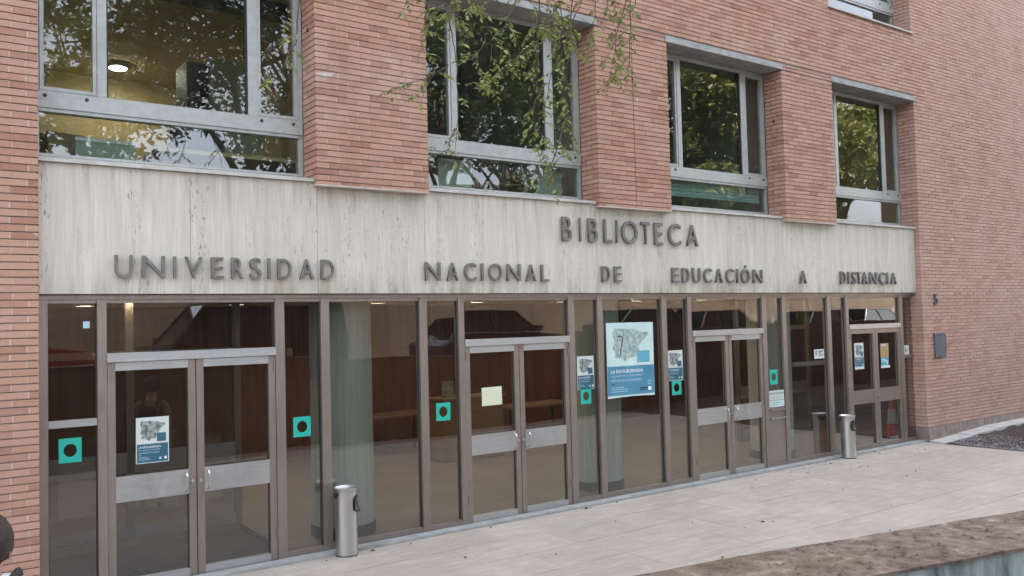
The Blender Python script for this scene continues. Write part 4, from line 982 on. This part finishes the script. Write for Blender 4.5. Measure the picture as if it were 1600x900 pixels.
# ------------------------------------------------------------------ trees
def leaf_cloud(n, clumps, size, seed):
    rg = random.Random(seed); b = MB()
    for k in range(n):
        cx, cy, cz, cr = rg.choice(clumps)
        while True:
            d = Vector((rg.uniform(-1, 1), rg.uniform(-1, 1), rg.uniform(-1, 1)))
            if .15 < d.length < 1: break
        d *= (cr / max(d.length, .35)) * d.length ** .7
        p = Vector((cx, cy, cz)) + Vector((d.x, d.y, d.z * .75)); s = size * rg.uniform(.6, 1.25)
        u = Vector((rg.uniform(-1, 1), rg.uniform(-1, 1), rg.uniform(-.7, .4))).normalized(); v = u.cross(Vector((rg.uniform(-1, 1), rg.uniform(-1, 1), rg.uniform(-1, 1)))).normalized(); w = u.cross(v)
        b.add([p - u * s, p + v * s * .42 + w * s * .12, p + u * s, p - v * s * .42 + w * s * .12], [(0, 1, 2, 3)])
    return b
def crown_clumps(h, r, seed, n=26):
    rg = random.Random(seed); out = []
    for k in range(n):
        a = rg.uniform(0, 6.28); q = math.sqrt(rg.random()) * r; z = h * (.42 + .55 * rg.random()); q *= 1.15 - .75 * max(0, (z / h - .55))
        out.append((q * math.cos(a), q * math.sin(a), z, r * rg.uniform(.22, .40)))
    return out
def tree_mesh(h, r, seed, mt, n=9000, size=.16):
    cl = crown_clumps(h, r, seed); rg = random.Random(seed); tr = MB()
    tr.tube([(0, 0, 0), (.05, .03, h * .16), (-.04, .06, h * .34), (.08, 0, h * .55), (.02, .05, h * .8)], [.24, .19, .16, .11, .04], 10)
    for c in cl[:16]:
        z0 = h * rg.uniform(.28, .55); mid = Vector((c[0] * .45, c[1] * .45, z0 + (c[2] - z0) * .45 + .3)); tr.tube([(.02, .03, z0), mid, (c[0] * .9, c[1] * .9, c[2])], [.085, .055, .015], 6)
    return tr.mesh('trunk', M['bark'], True), leaf_cloud(n, cl, size, seed).mesh('crown', mt)
kinds = [tree_mesh(13, 4.2, 1, M['leaf'], 9000), tree_mesh(11, 3.6, 2, M['leaf2'], 15000, .19), tree_mesh(15, 4.6, 3, M['leaf'], 10000)]
spots = [(-6, -17.5, 0, 1.0, 'dense tree at the left end of the street, behind the camera'), (2.2, -19.5, 2, .8, 'tree behind the red car, reflected in the left upper window'), (11.5, -18.0, 2, 1.05, 'dark tree reflected in the first floor window under the hanging twigs'), (17.5, -19, 0, 1.15, 'dark tree reflected at the right of the second upper window'), (23.5, -20, 2, 1.0, 'tall tree reflected at the left of the third upper window'),
         (30.5, -19, 1, 1.25, 'yellow green tree reflected in the third upper window'), (38, -20, 1, 1.3, 'yellow green tree reflected in the fourth upper window'), (47, -22, 1, 1.4, 'farthest yellow green tree along the street'), (6.5, -26, 0, 1.2, 'tree far back behind the garden wall'), (27, -28, 2, 1.2, 'tall tree far back behind the yellow green one')]
for x, y, k, s, lab in spots:
    t = thing('tree', lab, 'tree', (x, y, .9), random.uniform(0, 6), 'trees across the street'); t.scale = (s, s, s)
    link('trunk', kinds[k][0], t); link('crown', kinds[k][1], t)
# the tree whose twigs hang into the picture
ST = thing('street_tree', 'street tree whose leafy twigs hang in front of the second upper window', 'tree', (7.4, -11.9, 1.0))
tr = MB(); tr.tube([(0, 0, 0), (-.05, .1, 1.6), (.05, .25, 3.2), (-.1, .5, 4.6)], [.20, .17, .15, .12], 12)
tr.tube([(-.1, .5, 4.5), (-.8, 2.2, 5.6), (-2.0, 5.0, 6.2), (-3.2, 8.3, 5.7), (-4.0, 9.2, 5.3)], [.11, .09, .06, .035, .012], 8)
tr.tube([(-.8, 2.2, 5.55), (-2.8, 4.5, 6.4), (-4.6, 8.2, 5.6), (-5.6, 9.0, 5.1)], [.06, .045, .025, .01], 8)
tr.tube([(-.1, .5, 4.6), (1.0, 1.2, 6.4), (1.6, 2.6, 8)], [.1, .07, .03], 8); tr.tube([(-.1, .5, 4.6), (-.9, -.8, 6.6), (-1.4, -1.5, 8)], [.1, .07, .03], 8); tr.tube([(-2.0, 5.0, 6.2), (-1.6, 7.6, 6.1), (-1.7, 9.3, 5.4)], [.05, .03, .01], 8)
tr.build('trunk', M['bark'], ST, True)
cl = [(random.uniform(-3, 2.4), random.uniform(-2.5, 4.2), random.uniform(6.6, 9.5), random.uniform(.8, 1.3)) for k in range(22)] + [(-3.0, 7.0, 7.0, 1.0), (-1.8, 7.6, 6.9, .9), (-4.3, 7.2, 6.8, .9), (-2.4, 5.6, 7.2, 1.0)]
leaf_cloud(9000, cl, .075, 9).build('crown', M['leaf'], ST)
TWIGS=[
  [(2.95,-3.78,4.63),(2.96,-3.83,4.37),(2.98,-3.88,4.15),(2.96,-3.93,3.84),(2.9,-3.98,3.5),(2.83,-4.03,3.25)],
  [(3.16,-3.57,4.75),(3.16,-3.62,4.51),(3.19,-3.67,4.33),(3.23,-3.72,4.17),(3.25,-3.77,4.05)],
  [(3.84,-2.78,5.16),(3.96,-2.83,4.8),(4.01,-2.88,4.64),(4.13,-2.93,4.51),(4.19,-2.98,4.43)],
  [(4.74,-3.08,5.25),(4.45,-3.13,4.96),(4.23,-3.18,4.64),(3.9,-3.23,4.37),(3.67,-3.28,4.18),(3.51,-3.33,4.15)],
  [(3.24,-3.77,4.7),(3.15,-3.82,4.49),(2.94,-3.87,4.39),(2.81,-3.92,4.37)],
  [(4.32,-3.29,5.09),(4.34,-3.34,4.72),(4.21,-3.39,4.43),(4.1,-3.44,4.2),(4.0,-3.49,3.98),(3.94,-3.54,3.73),(3.83,-3.59,3.47)],
  [(4.55,-3.23,5.16),(4.45,-3.28,4.66),(4.37,-3.33,4.27),(4.36,-3.38,3.95),(4.23,-3.43,3.68),(4.07,-3.48,3.55)],
  [(3.86,-3.68,4.86),(3.76,-3.73,4.27),(3.72,-3.78,3.98),(3.62,-3.83,3.78),(3.66,-3.88,3.68)],
  [(3.61,-2.87,3.92),(3.51,-2.92,3.74),(3.42,-2.97,3.68),(3.33,-3.02,3.7)],
  [(3.98,-3.74,3.79),(3.81,-3.79,3.48),(3.81,-3.84,3.34),(3.73,-3.89,3.25)],
  [(4.71,-3.35,5.15),(4.59,-3.4,4.75),(4.49,-3.45,4.52)],
  [(4.77,-3.18,5.23),(4.61,-3.23,4.94),(4.39,-3.28,4.81)],
  [(5.15,-3.3,5.27),(4.92,-3.35,4.82),(4.82,-3.4,4.53),(4.7,-3.45,4.29)],
  [(5.34,-3.08,5.38),(5.26,-3.13,4.89),(5.21,-3.18,4.54),(5.18,-3.23,4.36)],
  [(5.49,-2.87,5.04),(5.28,-2.92,4.87),(5.11,-2.97,4.66)],
  [(5.82,-2.56,4.94),(5.59,-2.61,4.72),(5.44,-2.66,4.65)],
  [(5.07,-3.5,5.18),(4.9,-3.55,4.89),(4.75,-3.6,4.79)],
  [(3.18,-2.99,4.95),(3.12,-3.04,4.8),(3.05,-3.09,4.68)],
  [(3.38,-2.93,5.01),(3.29,-2.98,4.69),(3.24,-3.03,4.52),(3.19,-3.08,4.4)],
  [(3.17,-3.49,4.19),(2.97,-3.54,4.05),(2.8,-3.59,3.98),(2.62,-3.64,3.9)],
  [(2.82,-3.9,4.01),(2.73,-3.95,3.89),(2.66,-4.0,3.78)],
  [(2.41,-2.54,4.94),(2.4,-2.59,4.73),(2.36,-2.64,4.63)],
  [(2.11,-3.48,4.56),(2.05,-3.53,4.21),(2.0,-3.58,4.07)],
  [(2.08,-3.46,4.19),(1.98,-3.51,4.01),(1.88,-3.56,3.9)],
  [(4.36,-2.65,5.32),(4.49,-2.7,5.15),(4.63,-2.75,5.1)],
  [(3.8,-3.08,5.05),(3.92,-3.13,4.81),(3.95,-3.18,4.66)],
  [(3.45,-3.24,4.92),(3.37,-3.29,4.72),(3.3,-3.34,4.53)],
  [(4.57,-2.82,5.31),(4.59,-2.87,5.02),(4.48,-2.92,4.83)],
  [(4.38,-3.86,4.91),(4.26,-3.91,4.63),(4.17,-3.96,4.51)],
  [(3.9,-2.91,4.66),(3.77,-2.96,4.5),(3.6,-3.01,4.42)],
  [(3.94,-3.38,4.98),(3.71,-3.43,4.58),(3.56,-3.48,4.45),(3.49,-3.53,4.21)],
  [(4.1,-3.77,4.64),(3.87,-3.82,4.22),(3.88,-3.87,3.98)],
]
rg = random.Random(4)
def leaf_shape():
    b = MB(); n = 6; L = 1.0
    xs = [0, .18, .45, .75, 1.0]; ws = [.0, .22, .27, .16, 0]
    vs = []
    for x, w in zip(xs, ws): vs += [(x, -w, .10 * w + .06 * x * x * -1), (x, 0, -.08 * x * x), (x, w, .10 * w - .06 * x * x)]
    fs = []
    for i in range(4): fs += [(3 * i, 3 * i + 3, 3 * i + 4, 3 * i + 1), (3 * i + 1, 3 * i + 4, 3 * i + 5, 3 * i + 2)]
    b.add(vs, fs); return b
lmesh = leaf_shape().mesh('leaf', M['twigleaf']); lmesh2 = leaf_shape().mesh('leaf', M['twigleaf2'])
OFF = Vector((7.4, -11.9, 1.0)); nleaf = 0; extra = MB()
DENSE = {1: 1.7, 2: 2.0, 3: 1.5, 5: 1.6, 6: 1.2, 7: 1.6, 9: 1.7, 12: 1.2, 14: 1.2, 15: 1.2, 10: 1.2, 11: 1.2, 21: .6, 22: .35, 23: .7, 0: .45}
for ti, tw in enumerate(TWIGS):
    if ti in (9, 0): tw = tw[:-1]
    pts = [Vector(p) - OFF for p in tw]
    fine = []
    for i in range(len(pts) - 1):
        for k in range(5): fine.append(pts[i].lerp(pts[i + 1], k / 5) + Vector((rg.gauss(0, .006), rg.gauss(0, .006), rg.gauss(0, .004))))
    fine.append(pts[-1]); n = len(fine)
    o = MB().tube(fine, [.0042 * (1 - .75 * i / (n - 1)) + .0006 for i in range(n)], 5).build('twig', M['bark'], ST)
    dens = DENSE.get(ti, 1.0); step = .096 / dens; acc = rg.uniform(0, step); sprigs = []
    for i in range(1, n):
        acc += (fine[i] - fine[i - 1]).length
        if i < n * .12 and ti not in (17, 21): continue
        while acc > step:
            acc -= step
            if rg.random() < .22: continue
            a = rg.uniform(0, 6.28); t = (fine[i] - fine[i - 1]).normalized()
            d = (t * .5 + Vector((math.cos(a), math.sin(a) * .8, rg.uniform(-.5, .15)))).normalized(); L = rg.uniform(.05, .15)
            sprigs.append((fine[i].copy(), d, L))
    sprigs.append((fine[-1].copy(), (fine[-1] - fine[-3]).normalized(), .09))
    sm_ = MB()
    for p0, d, L in sprigs:
        p1 = p0 + d * L * .6; p2 = p0 + d * L + Vector((0, 0, -.25 * L)); sm_.tube([p0, p1, p2], [.0016, .0012, .0007], 4)
        m_ = max(2, int(L / .017)); side = 1; hz_ = d.cross(Vector((0, 0, 1))).normalized()
        for q in range(m_ + 1):
            f = (q + .6) / (m_ + .6); side = -side
            base = p0.lerp(p1, f * 2) if f < .5 else p1.lerp(p2, f * 2 - 1)
            ld = (d * .55 + hz_ * side * rg.uniform(.5, .95) + Vector((rg.gauss(0, .15), rg.gauss(0, .15), rg.uniform(-.45, .05)))).normalized() if q < m_ else d
            up = Vector((rg.gauss(0, .3), rg.gauss(0, .3), 1)); y = up.cross(ld).normalized(); z = ld.cross(y); s = rg.uniform(.030, .060) * (.75 + .4 * math.sin(3.1 * f))
            mw = Matrix(((ld.x * s, y.x * s, z.x * s, base.x), (ld.y * s, y.y * s, z.y * s, base.y), (ld.z * s, y.z * s, z.z * s, base.z), (0, 0, 0, 1)))
            if nleaf < 300 and rg.random() < .42:
                l = link('leaf', lmesh if rg.random() < .6 else lmesh2, o); l.matrix_local = mw; nleaf += 1
            else:
                extra.add([mw @ v.co for v in lmesh.vertices], [tuple(p.vertices) for p in lmesh.polygons])
    tag(sm_.build('sprig', M['bark'], o), kind='stuff')
if extra.v: tag(extra.build('twig_leaves', M['twigleaf'], ST), kind='stuff')
